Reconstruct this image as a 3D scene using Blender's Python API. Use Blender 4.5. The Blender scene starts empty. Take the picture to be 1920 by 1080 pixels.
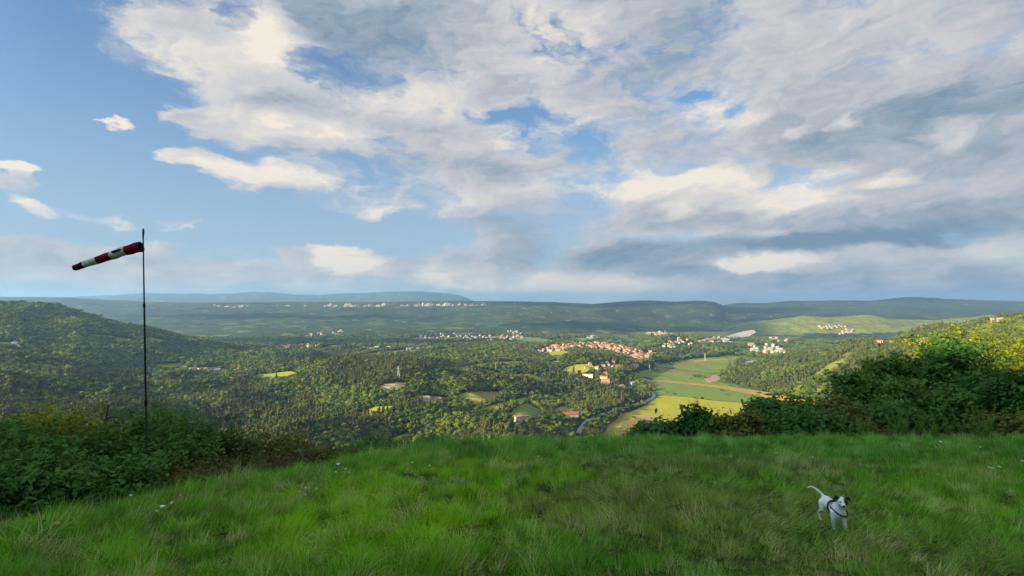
import bpy, bmesh, math, random
import numpy as np
from mathutils import Vector, Matrix, Euler
from mathutils.geometry import delaunay_2d_cdt

random.seed(7)
RNG = np.random.default_rng(11)
SC = bpy.context.scene
COL = SC.collection
R = math.radians

# ------------------------------------------------------------------ camera
F = 960.0                                    # focal length in photo pixels (1920 wide)
PITCH = math.atan(24 / 960)
cam_d = bpy.data.cameras.new('camera')
cam_d.lens = 18.0; cam_d.sensor_width = 36.0; cam_d.sensor_fit = 'HORIZONTAL'
cam_d.clip_start = 0.05; cam_d.clip_end = 90000
cam = bpy.data.objects.new('camera', cam_d); COL.objects.link(cam)
cam.location = (0, 0, 0); cam.rotation_euler = (R(90) + PITCH, 0, 0)
SC.camera = cam

# ------------------------------------------------------------------ light
SUN_EL, SUN_AZ = 17.0, -116.0                # azimuth clockwise from the view direction
sv = Vector((math.sin(R(SUN_AZ)) * math.cos(R(SUN_EL)), math.cos(R(SUN_AZ)) * math.cos(R(SUN_EL)), math.sin(R(SUN_EL))))
sun_d = bpy.data.lights.new('sun', 'SUN'); sun_d.energy = 5.0; sun_d.angle = R(0.5); sun_d.color = (1.0, 0.80, 0.50)
sun = bpy.data.objects.new('sun', sun_d); COL.objects.link(sun)
sun.rotation_euler = sv.to_track_quat('Z', 'Y').to_euler(); sun.location = (0, 0, 60)

SC.view_settings.view_transform = 'Standard'; SC.view_settings.look = 'None'
SC.view_settings.gamma = 1.0; SC.view_settings.use_curve_mapping = False
SC.view_settings.exposure = 1.3
SC.render.engine = 'CYCLES'
cy = SC.cycles
cy.use_denoising = True
try: cy.denoiser = 'OPENIMAGEDENOISE'
except Exception: pass
cy.max_bounces = 5; cy.diffuse_bounces = 3; cy.glossy_bounces = 2; cy.transmission_bounces = 3
cy.transparent_max_bounces = 8; cy.volume_bounces = 0
cy.caustics_reflective = False; cy.caustics_refractive = False
cy.sample_clamp_indirect = 4.0

# ------------------------------------------------------------------ node maths helper
class NM:
    """tiny expression builder over shader nodes"""
    def __init__(s, nt): s.nt = nt
    def m(s, op, *a, clamp=False):
        n = s.nt.nodes.new('ShaderNodeMath'); n.operation = op; n.use_clamp = clamp
        for i, v in enumerate(a):
            if isinstance(v, (int, float)): n.inputs[i].default_value = v
            else: s.nt.links.new(v, n.inputs[i])
        return n.outputs[0]
    def add(s, a, b): return s.m('ADD', a, b)
    def sub(s, a, b): return s.m('SUBTRACT', a, b)
    def mul(s, a, b): return s.m('MULTIPLY', a, b)
    def comb(s, x, y, z):
        n = s.nt.nodes.new('ShaderNodeCombineXYZ')
        for i, v in enumerate((x, y, z)):
            if isinstance(v, (int, float)): n.inputs[i].default_value = v
            else: s.nt.links.new(v, n.inputs[i])
        return n.outputs[0]
    def noise(s, vec, scale, detail=5, rough=.55, dist=0.0, lac=2.0, dim='3D'):
        n = s.nt.nodes.new('ShaderNodeTexNoise'); n.noise_dimensions = dim
        s.nt.links.new(vec, n.inputs['Vector'])
        n.inputs['Scale'].default_value = scale; n.inputs['Detail'].default_value = detail
        n.inputs['Roughness'].default_value = rough; n.inputs['Distortion'].default_value = dist
        n.inputs['Lacunarity'].default_value = lac
        return n.outputs['Fac']
    def smooth(s, v, a, b, lo=0.0, hi=1.0):
        n = s.nt.nodes.new('ShaderNodeMapRange'); n.interpolation_type = 'SMOOTHSTEP'
        s.nt.links.new(v, n.inputs[0])
        for i, q in enumerate((a, b, lo, hi)): n.inputs[i + 1].default_value = q
        return n.outputs[0]
    def lin(s, v, a, b, lo=0.0, hi=1.0):
        n = s.nt.nodes.new('ShaderNodeMapRange'); s.nt.links.new(v, n.inputs[0])
        for i, q in enumerate((a, b, lo, hi)): n.inputs[i + 1].default_value = q
        return n.outputs[0]
    def mix(s, f, a, b, mode='MIX'):
        n = s.nt.nodes.new('ShaderNodeMix'); n.data_type = 'RGBA'; n.blend_type = mode
        for k, v in ((0, f), (6, a), (7, b)):
            if isinstance(v, (int, float)): n.inputs[k].default_value = v
            elif isinstance(v, tuple): n.inputs[k].default_value = (*v[:3], 1)
            else: s.nt.links.new(v, n.inputs[k])
        return n.outputs[2]
    def ramp(s, v, stops):
        n = s.nt.nodes.new('ShaderNodeValToRGB'); s.nt.links.new(v, n.inputs[0])
        e = n.color_ramp.elements
        while len(e) < len(stops): e.new(0.5)
        for k, (p, c) in enumerate(stops): e[k].position = p; e[k].color = (*c, 1)
        return n.outputs[0]

# ------------------------------------------------------------------ world: clear sky and broken evening clouds
def pix_dir(px, py):
    u, v = (px - 960) / F, (540 - py) / F
    c, s = math.cos(PITCH), math.sin(PITCH)
    d = Vector((u, c - s * v, s + c * v)); d.normalize(); return d
def azel(px, py):
    d = pix_dir(px, py); return math.atan2(d.x, d.y), math.asin(d.z)

W = bpy.data.worlds.new('World'); SC.world = W; W.use_nodes = True
nt = W.node_tree; nt.nodes.clear(); K = NM(nt)
tc = nt.nodes.new('ShaderNodeTexCoord').outputs['Generated']
sep = nt.nodes.new('ShaderNodeSeparateXYZ'); nt.links.new(tc, sep.inputs[0])
dx, dy, dz0 = sep.outputs
dz = K.m('MAXIMUM', dz0, 0.004)
skyvec = K.comb(dx, dy, dz)
sky = nt.nodes.new('ShaderNodeTexSky'); sky.sky_type = 'NISHITA'; sky.sun_disc = False
sky.sun_elevation = R(SUN_EL); sky.sun_rotation = R(SUN_AZ); sky.altitude = 400
sky.air_density = 1.0; sky.dust_density = 0.3; sky.ozone_density = 2.5
nt.links.new(skyvec, sky.inputs[0])
az = K.m('ARCTAN2', dx, dy)
el = K.m('ARCSINE', dz)
AE = K.comb(az, el, 0.0)
# cloud-deck coordinates: flat layer seen in perspective
den = K.add(dz, 0.16)
P = K.comb(K.m('DIVIDE', dx, den), K.m('DIVIDE', dy, den), 0.0)
# slow warp
def vscale(v, k):
    n = nt.nodes.new('ShaderNodeVectorMath'); n.operation = 'MULTIPLY'; nt.links.new(v, n.inputs[0]); n.inputs[1].default_value = k; return n.outputs[0]
def vadd(v, w):
    n = nt.nodes.new('ShaderNodeVectorMath'); n.operation = 'ADD'; nt.links.new(v, n.inputs[0])
    if isinstance(w, tuple): n.inputs[1].default_value = w
    else: nt.links.new(w, n.inputs[1])
    return n.outputs[0]
AEs = vscale(AE, (1.0, 2.3, 1.0))             # clouds are wider than tall
wn = nt.nodes.new('ShaderNodeTexNoise'); nt.links.new(AEs, wn.inputs['Vector']); wn.inputs['Scale'].default_value = 5.0; wn.inputs['Detail'].default_value = 6; wn.inputs['Roughness'].default_value = .62; wn.noise_dimensions = '2D'
warp = vscale(vadd(wn.outputs['Color'], (-.5, -.5, -.5)), (.20, .15, .1))
AW = vadd(AEs, warp)
sepw = nt.nodes.new('ShaderNodeSeparateXYZ'); nt.links.new(AW, sepw.inputs[0])
def blobs(items):
    """sum of soft ellipses: (px, py, half width, half height, weight, tilt degrees), each located on the sky by direction.
    The running total rides along in z so that the nodes are evaluated one after the other."""
    tot = 0.0; carry = [0.0]
    for it in items:
        px, py, sx, sy, w = it[:5]; tilt = it[5] if len(it) > 5 else 0
        a, e = azel(px, py); c = math.cos(a) ** 2
        V = K.comb(sepw.outputs[0], sepw.outputs[1], carry[0])
        kx, ky, ex, ey = .6 * F / (sx * c), .6 * F / (sy * 2.3 * math.sqrt(c)), a, e * 2.3
        ct, st = math.cos(R(tilt)), math.sin(R(tilt))
        if tilt:
            u = nt.nodes.new('ShaderNodeVectorMath'); u.operation = 'DOT_PRODUCT'; nt.links.new(V, u.inputs[0]); u.inputs[1].default_value = (ct * kx, st * kx, 0)
            v = nt.nodes.new('ShaderNodeVectorMath'); v.operation = 'DOT_PRODUCT'; nt.links.new(V, v.inputs[0]); v.inputs[1].default_value = (-st * ky, ct * ky, 0)
            q = K.comb(K.sub(u.outputs['Value'], (ct * ex + st * ey) * kx), K.sub(v.outputs['Value'], (-st * ex + ct * ey) * ky), 0.0)
        else:
            n = nt.nodes.new('ShaderNodeVectorMath'); n.operation = 'MULTIPLY_ADD'; nt.links.new(V, n.inputs[0])
            n.inputs[1].default_value = (kx, ky, 1e-7); n.inputs[2].default_value = (-ex * kx, -ey * ky, 0); q = n.outputs[0]
        g = nt.nodes.new('ShaderNodeTexGradient'); g.gradient_type = 'SPHERICAL'; nt.links.new(q, g.inputs[0])
        tot = K.add(K.smooth(g.outputs['Fac'], 0.0, .85, 0.0, w), tot); carry[0] = tot
    return tot
COVER = [
    # blue gaps
    (180, 300, 300, 230, -1.1), (60, 60, 230, 190, -1.0), (330, 400, 330, 60, -.8), (620, 425, 240, 42, -1.0, -6),
    (610, 128, 96, 26, -.78, -8), (440, 35, 42, 20, -.65), (890, 148, 46, 20, -.6), (900, 214, 120, 16, -.38),
    (1000, 218, 60, 20, -.65), (1085, 270, 40, 28, -.6), (725, 268, 50, 18, -.7), (970, 265, 60, 22, -.6),
    (1390, 208, 46, 10, -.6), (1310, 178, 34, 8, -.6), (1250, 318, 170, 8, -.3), (1500, 335, 60, 9, -.35), (1760, 235, 260, 80, .6), (1420, 300, 220, 30, .35), (480, 290, 60, 18, -.8),
    (345, 255, 60, 18, -.4), (680, 470, 130, 20, -.4),(1070,40,18,8,-.5),(650,340,90,14,-.4,-4),
    # cumulus
    (188, 234, 38, 14, 2.4), (35, 312, 60, 17, 2.7), (15, 345, 60, 20, 2.2), (80, 392, 74, 18, 2.4, -14), (205, 412, 54, 20, 2.4, -18), (303, 420, 38, 22, 2.4, -20), (60, 250, 200, 10, .5, -35),
    (540, 250, 190, 34, 1.3), (480, 325, 130, 36, 1.4, 6), (380, 296, 70, 16, 1.3, 6), (340, 214, 60, 16, 1.1), (650, 488, 62, 26, 1.4), (640, 505, 130, 16, .9), (470, 415, 100, 12, .5, -4),
    (430, 130, 260, 90, .8, 4), (210, 75, 110, 70, .6), (640, 395, 90, 16, .6), (100, 500, 380, 60, 1.15), (430, 500, 260, 40, .8), (560, 470, 60, 12, .5), (420, 462, 40, 14, .5), (170, 455, 200, 14, .5),
]
LIGHT = [
    (510, 75, 75, 50, .5, 20), (380, 60, 170, 50, .22), (400, 120, 200, 40, .25), (560, 245, 170, 28, .55), (480, 325, 110, 26, .6, 6), (380, 296, 60, 12, .4), (770, 180, 110, 32, .35),
    (188, 234, 34, 13, .5), (35, 312, 55, 15, .6), (80, 392, 70, 17, .5), (205, 410, 55, 18, .5), (303, 418, 36, 20, .45),
    (950, 80, 130, 60, .22), (1090, 75, 120, 60, .25), (1310, 200, 70, 30, .5), (1000, 240, 120, 40, .3), (1100, 345, 200, 26, .35), (1200, 350, 110, 20, .45), (1350, 345, 70, 24, .45, 10), (1480, 372, 100, 26, .65), (1290, 385, 30, 16, .5), (1530, 325, 50, 10, .4, 20),
    (1660, 332, 50, 12, .55), (1765, 254, 70, 20, .5), (1590, 232, 28, 12, .5, 40), (1510, 242, 20, 10, .4), (1400, 228, 60, 12, .35), (1440, 495, 80, 13, .7, 6), (1400, 502, 50, 8, .4),
    (650, 487, 56, 22, .8), (690, 508, 60, 14, .4), (830, 518, 30, 18, .45), (1060, 532, 190, 20, .45), (960, 545, 500, 16, .2), (1150, 536, 40, 10, .4), (700, 395, 120, 26, .25), (1500, 60, 300, 60, .16),
    (1820, 470, 120, 12, .25, 4), (1380, 440, 200, 8, .15), (850, 330, 300, 50, .1),
    # shaded undersides and rain-dark bands
    (720, 70, 180, 70, -.38), (1260, 95, 130, 50, -.22, 14), (1130, 140, 100, 26, -.15), (860, 320, 160, 34, -.28), (1000, 430, 220, 36, -.2), (1180, 478, 300, 22, -.30), (1420, 462, 240, 14, -.20), (1740, 432, 240, 24, -.34, 8), (1560, 468, 200, 12, -.15, 6),
    (1850, 200, 190, 90, -.3), (1620, 270, 200, 60, -.12), (1600, 525, 420, 26, -.20), (150, 500, 300, 50, .10), (1850, 400, 200, 40, -.12), (700, 300, 130, 26, -.12), (1290,512,140,10,-.2),
]
# large edge: the cloud field fills the sky to the right of a slanting line
a0, e0 = azel(150, 0); a1, e1 = azel(760, 490)
nx, ny = (e0 - e1), (a1 - a0); L = math.hypot(nx, ny); nx /= L; ny /= L
edge = K.add(K.mul(K.sub(az, a0), nx), K.mul(K.sub(el, e0), ny))
edge = K.smooth(edge, -.16, .30, -.30, .62)
n3 = K.noise(AW, 15.0, 6, .62, dim='2D')                   # small puffs
n1 = K.noise(AW, 4.6, 8, .60, dim='2D')                    # billows
Pn = K.noise(P, 1.15, 7, .60, .3, dim='2D')                # streaks of the deck
nn = K.add(K.mul(n1, .80), K.mul(Pn, .20))
low = K.smooth(el, .02, .16, .30, 0.0)
nn = K.add(nn, K.mul(K.sub(n3, .5), .22))
base_cov = K.add(K.add(K.mul(K.sub(nn, .5), 4.2), edge), low)
# relief: compare the billows with themselves a step towards the sun (left, low)
n1b = K.noise(vadd(AW, (-.035, .012, 0)), 4.6, 4, .52, dim='2D')
n3b = K.noise(vadd(AW, (-.012, .008, 0)), 15.0, 5, .6, dim='2D')
base_lum = K.add(K.add(K.add(K.mul(K.sub(n1, n1b), 1.15), .50), K.mul(K.sub(Pn, .5), .60)), K.add(K.mul(K.sub(n3, n3b), .40), K.mul(K.sub(n3, .5), .22)))
EXPK = 2 ** -1.3         # sky colours below are as they show in the picture; take the exposure back out
STR = 0.05
def vcol(c, k):
    n = nt.nodes.new('ShaderNodeVectorMath'); n.operation = 'SCALE'; nt.links.new(c, n.inputs[0]); n.inputs['Scale'].default_value = k; return n.outputs[0]
skyc = K.mix(1.0, sky.outputs[0], (0.92, 1.42, 1.70), 'MULTIPLY')
# thin veil that pales the blue near the horizon
veil = K.smooth(el, .0, .48, .80, .14)
skyc = K.mix(veil, skyc, (4.1, 5.1, 6.3))
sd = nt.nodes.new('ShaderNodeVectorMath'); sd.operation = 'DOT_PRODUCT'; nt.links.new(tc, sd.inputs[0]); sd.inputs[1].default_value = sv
sunward = K.smooth(sd.outputs['Value'], .34, 1.0, 2 * EXPK, 6.8 * EXPK)     # added sky gain towards the low sun, lifts the shaded foreground
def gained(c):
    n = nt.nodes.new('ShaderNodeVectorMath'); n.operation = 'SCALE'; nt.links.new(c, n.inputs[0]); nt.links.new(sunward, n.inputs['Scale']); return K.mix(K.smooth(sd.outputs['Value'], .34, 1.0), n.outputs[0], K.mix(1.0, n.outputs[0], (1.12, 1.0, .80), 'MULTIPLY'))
def sky_background(cover, light):
    cov = K.add(base_cov, blobs(cover)) if cover else base_cov
    lum = K.add(base_lum, blobs(light)) if light else base_lum
    alpha = K.smooth(cov, -.42, .72)
    lum = K.add(lum, K.smooth(cov, .1, 1.3, .10, -.10))
    cloudc = K.ramp(lum, [(0.0, (.19, .29, .40)), (.24, (.34, .41, .49)), (.48, (.53, .545, .59)), (.70, (.67, .655, .655)), (.88, (.80, .755, .68)), (1.0, (.93, .84, .73))])
    bg = nt.nodes.new('ShaderNodeBackground'); bg.inputs['Strength'].default_value = STR
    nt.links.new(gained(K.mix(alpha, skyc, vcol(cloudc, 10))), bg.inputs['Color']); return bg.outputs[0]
# the same sky everywhere; each sector only adds up the cloud masses that reach into it (the others are zero there)
def sel(items, x0, x1): return [i for i in items if i[0] + i[2] * 1.7 + 110 > x0 and i[0] - i[2] * 1.7 - 110 < x1]
def sector(f, a, b):
    n = nt.nodes.new('ShaderNodeMixShader'); nt.links.new(f, n.inputs[0]); nt.links.new(a, n.inputs[1]); nt.links.new(b, n.inputs[2]); return n.outputs[0]
cuts = [-500, 330, 700, 1130, 1560, 2420]
sh = [sky_background(sel(COVER, cuts[i], cuts[i + 1]), sel(LIGHT, cuts[i], cuts[i + 1])) for i in range(5)]
right_of = lambda px: K.m('GREATER_THAN', az, azel(px, 540)[0])
tree = sector(right_of(700), sector(right_of(330), sh[0], sh[1]), sector(right_of(1560), sector(right_of(1130), sh[2], sh[3]), sh[4]))
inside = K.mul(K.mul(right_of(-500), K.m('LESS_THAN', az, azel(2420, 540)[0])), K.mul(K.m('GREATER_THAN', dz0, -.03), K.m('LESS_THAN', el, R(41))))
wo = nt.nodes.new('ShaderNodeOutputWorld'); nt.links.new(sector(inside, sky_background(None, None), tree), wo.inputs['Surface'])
W.cycles.sampling_method = 'MANUAL'; W.cycles.sample_map_resolution = 512

# ================================================================== TERRAIN
HY = 564.0                                   # eye level in photo rows
FLOOR = -250.0
def vnoise(x, y, seed=0):
    """2-D gradient noise, vectorised, about -1..1"""
    xi = np.floor(x).astype(np.int64); yi = np.floor(y).astype(np.int64); xf = x - xi; yf = y - yi
    def g(ix, iy):
        h = (ix * 374761393 + iy * 668265263 + seed * 974634777) & 0x7fffffff
        h = ((h ^ (h >> 13)) * 1274126177) & 0x7fffffff; h = h ^ (h >> 16)
        a = (h % 4096) / 4096.0 * 2 * math.pi; return np.cos(a), np.sin(a)
    u = xf * xf * xf * (xf * (xf * 6 - 15) + 10); v = yf * yf * yf * (yf * (yf * 6 - 15) + 10)
    def d(ox, oy):
        gx, gy = g(xi + ox, yi + oy); return gx * (xf - ox) + gy * (yf - oy)
    return (((1 - u) * d(0, 0) + u * d(1, 0)) * (1 - v) + ((1 - u) * d(0, 1) + u * d(1, 1)) * v) * 1.5
def fbm(x, y, lam, oct=4, seed=0, gain=.5):
    s = 0; a = 1; t = 0
    for k in range(oct):
        s = s + a * vnoise(x / lam * 2 ** k + 17.3 * k, y / lam * 2 ** k - 9.1 * k, seed + k); t += a; a *= gain
    return s / t

def row(Y, py): return (HY - py) / F * Y      # height that shows at photo row py from distance Y
NEARK = [(60, -30.), (150, -75.), (300, -130.)]
PROF = {   # photo column: (distance, height) along that column
 -200: [(60,-26.),(150,-62.),(300,-105.),(500,-120.),(700,-125.),(900,-125.),(1100,-95.),(1400,-43.),(1700,-3.),(2000,7.),(2500,-60.),(3500,-220.)],
 0:   [(60,-26.),(150,-64.),(300,-105.),(500,-122.),(700,-128.),(900,-136.),(1100,-122.),(1400,-75.),(1700,-17.),(2000,-33.),(2500,-150.),(3500,-240.)],
 120: [(60,-28.),(150,-68.),(300,-115.),(500,-135.),(700,-146.),(900,-156.),(1100,-152.),(1400,-110.),(1750,-37.),(2100,-73.),(2600,-200.),(3500,-245.)],
 240: [(60,-29.),(150,-70.),(300,-122.),(500,-142.),(700,-160.),(900,-175.),(1100,-180.),(1400,-150.),(1800,-94.),(2200,-140.),(2800,-230.),(3500,-245.)],
 360: NEARK + [(500,-150.),(700,-175.),(900,-188.),(1100,-193.),(1400,-187.),(1650,-178.),(1900,-150.),(2300,-200.),(2900,-240.),(3500,-243.)],
 480: NEARK + [(500,-152.),(700,-180.),(900,-193.),(1100,-197.),(1400,-193.),(1700,-205.),(2000,-198.),(2500,-236.),(3500,-243.)],
 640: NEARK + [(500,-160.),(700,-185.),(900,-190.),(1100,-186.),(1300,-168.),(1500,-195.),(1800,-215.),(2200,-214.),(2800,-244.),(3500,-246.)],
 750: NEARK + [(500,-165.),(700,-188.),(900,-180.),(1050,-162.),(1250,-156.),(1450,-192.),(1800,-214.),(2200,-213.),(2700,-242.),(3500,-246.)],
 860: NEARK + [(500,-170.),(700,-192.),(900,-195.),(1050,-196.),(1200,-200.),(1500,-205.),(1800,-205.),(2150,-204.),(2600,-240.),(3500,-246.)],
 960: NEARK + [(500,-172.),(700,-196.),(900,-214.),(1100,-215.),(1300,-211.),(1600,-210.),(1900,-205.),(2200,-214.),(2600,-240.),(3500,-246.)],
 1080: NEARK + [(500,-185.),(700,-232.),(850,-247.),(950,-248.),(1100,-241.),(1300,-226.),(1500,-215.),(1700,-205.),(2000,-204.),(2300,-200.),(2600,-228.),(2900,-250.),(3500,-252.)],
 1140: NEARK + [(500,-195.),(700,-248.),(900,-262.),(1050,-258.),(1180,-246.),(1300,-238.),(1500,-225.),(1700,-216.),(2000,-214.),(2250,-205.),(2600,-236.),(3000,-252.),(3500,-252.)],
 1200: NEARK + [(500,-200.),(700,-256.),(800,-266.),(1200,-266.),(1350,-256.),(1560,-250.),(1700,-244.),(1950,-233.),(2150,-229.),(2400,-231.),(2800,-248.),(3300,-262.)],
 1250: NEARK + [(500,-200.),(700,-260.),(800,-270.),(1900,-266.),(2200,-250.),(2500,-222.),(2800,-185.),(3050,-205.),(3300,-246.),(3600,-262.)],
 1310: NEARK + [(500,-200.),(700,-260.),(800,-270.),(2100,-270.),(2350,-250.),(2600,-228.),(2800,-206.),(3050,-226.),(3400,-250.),(3700,-262.)],
 1400: NEARK + [(500,-200.),(700,-255.),(800,-270.),(1500,-270.),(2400,-270.),(3000,-262.),(3600,-258.)],
 1450: NEARK + [(500,-195.),(700,-240.),(900,-262.),(1250,-266.),(1450,-244.),(1700,-214.),(1850,-208.),(2100,-240.),(2500,-262.),(3500,-262.)],
 1500: NEARK + [(500,-190.),(700,-228.),(900,-252.),(1180,-254.),(1400,-226.),(1750,-190.),(2000,-226.),(2500,-256.),(3500,-260.)],
 1640: NEARK + [(500,-168.),(700,-190.),(900,-200.),(1100,-176.),(1400,-136.),(1600,-128.),(1900,-185.),(2400,-240.),(3500,-250.)],
 1780: [(60,-24.),(150,-60.),(300,-115.),(600,-168.),(900,-160.),(1200,-116.),(1500,-100.),(1800,-88.),(2300,-190.),(3000,-236.),(3500,-245.)],
 1920: [(60,-22.),(150,-56.),(300,-110.),(600,-150.),(900,-130.),(1200,-86.),(1500,-62.),(2000,-92.),(2600,-200.),(3500,-240.)],
 2200: [(60,-18.),(150,-46.),(300,-95.),(600,-120.),(900,-90.),(1200,-50.),(1500,-30.),(2000,-50.),(2600,-150.),(3500,-220.)],
}
def tab(pairs):
    xs = np.array([p[0] for p in pairs], float); ys = np.array([p[1] for p in pairs], float); return lambda q: np.interp(q, xs, ys)
SLOPE45 = tab([(-300,608),(0,606),(480,606),(900,608),(1100,613),(1250,621),(1330,624),(1400,610),(1455,599),(1500,593.5),(1560,592),(1640,595.5),(1720,604),(1780,601),(1860,592),(1920,590),(2300,582)])
SLOPE55 = tab([(-300,588),(0,588),(480,588),(900,590),(1100,595),(1250,603),(1350,604),(1500,602),(2300,598)])
CRESTM = tab([(-300,553),(0,556.5),(110,557),(200,562),(300,567),(430,567),(560,566),(640,566.5),(900,564.5),(960,565),(1050,567),(1110,570.5),(1170,565.5),(1220,563),(1260,566),(1310,563.5),(1380,568),(1440,568),(1480,564),(1590,562.5),(1620,565),(1660,561),(1700,556.5),(1780,560),(1850,563),(1920,566),(2300,560)])
FARM = tab([(-300,556),(100,557),(200,553),(270,548.5),(350,549.5),(420,550.5),(460,547),(490,545),(520,548),(570,552),(620,550.5),(650,549),(720,546.5),(780,544),(820,548),(860,552),(880,559),(905,572),(1000,580),(2300,580)])
pcols = sorted(PROF)
LY = np.linspace(math.log(60), math.log(24000), 420)
Ys = np.exp(LY)
tabcols = np.arange(-300, 2301, 10.0)
T = np.zeros((len(tabcols), len(LY)))
Z = np.zeros((len(pcols), len(LY)))
for i, c in enumerate(pcols):
    k = PROF[c]; Z[i] = np.interp(LY, [math.log(a) for a, _ in k], [b for _, b in k])
for j, q in enumerate(tabcols):
    qq = min(max(q, pcols[0]), pcols[-1]); i = min(np.searchsorted(pcols, qq, side='right') - 1, len(pcols) - 2)
    t = (qq - pcols[i]) / (pcols[i + 1] - pcols[i]); t = t * t * (3 - 2 * t) * .6 + t * .4
    base = Z[i] * (1 - t) + Z[i + 1] * t
    z35 = np.interp(math.log(3500), LY, base)
    right = q > 1350
    rim = float(1 / (1 + math.exp((q - 940) / 25)) * 1 / (1 + math.exp((400 - q) / 25)))     # where the karst rim breaks off in cliffs
    kn = [(3500, z35), (4500, row(4500, float(SLOPE45(q)))), (5500, row(5500, float(SLOPE55(q))))]
    if right and q < 2400: kn = [(3500, z35), (4500, row(4500, float(SLOPE45(q)))), (5200, row(4500, float(SLOPE45(q))) - 60), (6500, -160)]
    cr = float(CRESTM(q))
    if right: kn += [(9500, row(9500, cr)), (11500, row(9500, cr) - 120)]
    else: kn += [(6350, row(6350, cr + 9 if rim > .3 else cr + 7)), (6430 if rim > .3 else 6900, row(6500, cr + 1.5)), (7300, row(7300, cr)), (9500, row(7300, cr) - 160)]
    kn += [(13000, row(15000, float(FARM(q))) * .35 - 160), (15500, row(15500, float(FARM(q)))), (19000, -500), (24500, -700)]
    far = np.interp(LY, [math.log(a) for a, _ in kn], [b for _, b in kn])
    T[j] = np.where(Ys < 3500, base, far)
# smooth along distance, keeping the cliff step
def smooth_rows(A, n):
    for _ in range(n):
        B = A.copy(); B[:, 1:-1] = (A[:, :-2] + 2 * A[:, 1:-1] + A[:, 2:]) / 4; A = B
    return A
Tn = smooth_rows(T, 14); keep = 1 / (1 + np.exp((LY - math.log(5900)) / .01)); T = Tn * keep + T * (1 - keep)
for _ in range(2): T[1:-1] = (T[:-2] + 2 * T[1:-1] + T[2:]) / 4

CREST = tab([(-300,3.6),(0,4.4),(200,5.2),(400,6.2),(600,7.4),(700,8.4),(820,9.4),(960,10.2),(1200,10.4),(1920,10.6),(2300,10.6)])
def near_z(x, y, r, px):
    yc = CREST(px); d = np.hypot(x, y) * np.cos(np.clip(np.arctan2(x, y), -.92, .92))
    z = -1.66 - .118 * np.clip(d, 0, 1e9) - .06 * np.log1p(np.exp(np.clip((d - yc) / .7, -40, 40))) * 0
    o = np.clip(d - yc, -30, 200); ramp = np.where(o > 0, o * o / (o + 3.0), 0)
    steep = np.interp(px, [-300, 0, 500, 800, 1300, 1920], [.26, .28, .34, .38, .34, .26])
    return z - steep * ramp + .05 * vnoise(x / 1.9, y / 1.9, 5) + .025 * vnoise(x / .6, y / .6, 6)
def terrain(x, y):
    x = np.asarray(x, float); y = np.asarray(y, float)
    r = np.hypot(x, y); th = np.arctan2(x, y); tcl = np.clip(th, -.92, .92)
    D = np.maximum(r * np.cos(tcl), 1e-3); px = 960 + F * np.tan(tcl)
    ci = np.clip((px + 300) / 10, 0, len(tabcols) - 1.001); cj = ci.astype(int); cf = ci - cj
    ri = np.clip((np.log(np.maximum(D, 60)) - LY[0]) / (LY[1] - LY[0]), 0, len(LY) - 1.001); rj = ri.astype(int); rf = ri - rj
    z = (T[cj, rj] * (1 - rf) + T[cj, rj + 1] * rf) * (1 - cf) + (T[cj + 1, rj] * (1 - rf) + T[cj + 1, rj + 1] * rf) * cf
    a = np.interp(D, [120, 400, 700, 3000, 4200, 6000, 9000, 16000], [0, 4, 20, 16, 26, 22, 40, 30])
    n = fbm(x, y, 330, 4, 3) * np.interp(D, [400, 3200, 4200], [1, 1, .3]) + 1.1 * fbm(x, y, 1300, 4, 8) * np.interp(D, [2500, 5000], [0, 1])
    # ridged gullies running down the far slopes
    gul = (1 - 2 * np.abs(vnoise(x / 520 + .3 * vnoise(x / 900, y / 900, 4), y / 1500, 21))) * np.interp(D, [3700, 4600, 6200, 6600, 8000, 9500], [0, 22, 16, 5, 30, 25])
    gully2 = (1 - 2 * np.abs(vnoise(x / 260, y / 320, 31))) * np.interp(D, [350, 700, 2200, 3000], [0, 17, 14, 0]) * np.interp(px, [-200, 500, 700], [.8, 1, 1])
    crest_keep = np.interp(D, [6200, 6500, 7600, 14000, 15000, 17000], [1, .25, .25, 1, .15, .15])
    z = z + (a * n + gul + gully2) * crest_keep
    z = np.where(D < 4200, FLOOR + np.logaddexp(0, (z - FLOOR) / 2.0) * 2.0 - 2 * math.log(2) * np.exp(-np.abs(z - FLOOR) / 3) * 0, z)
    z = np.where((z < FLOOR + .6) & (D < 4200), FLOOR, z)
    zn = near_z(x, y, r, px)
    w = np.clip((np.log(np.maximum(D, 1)) - math.log(16)) / (math.log(60) - math.log(16)), 0, 1); w = w * w * (3 - 2 * w)
    z = np.where(D < 60, zn * (1 - w) + z * w, z)
    # unseen rise behind the camera, to the left, shaped to shade the meadow
    back = np.clip((np.abs(th) - 1.15) / .35, 0, 1); back = back * back * (3 - 2 * back)
    zb = -1.66 - .05 * r + 31.5 * (1 / (1 + np.exp(-(r - 42) / 9.0)) - .0093) + np.clip(r - 80, 0, 300) * .02 + 2.0 * vnoise(x / 30, y / 30, 44) * np.clip(r / 60, 0, 1) - np.clip(r - 380, 0, 1e5) * .25
    zb = np.maximum(zb, -420)
    return z * (1 - back) + zb * back

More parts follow.
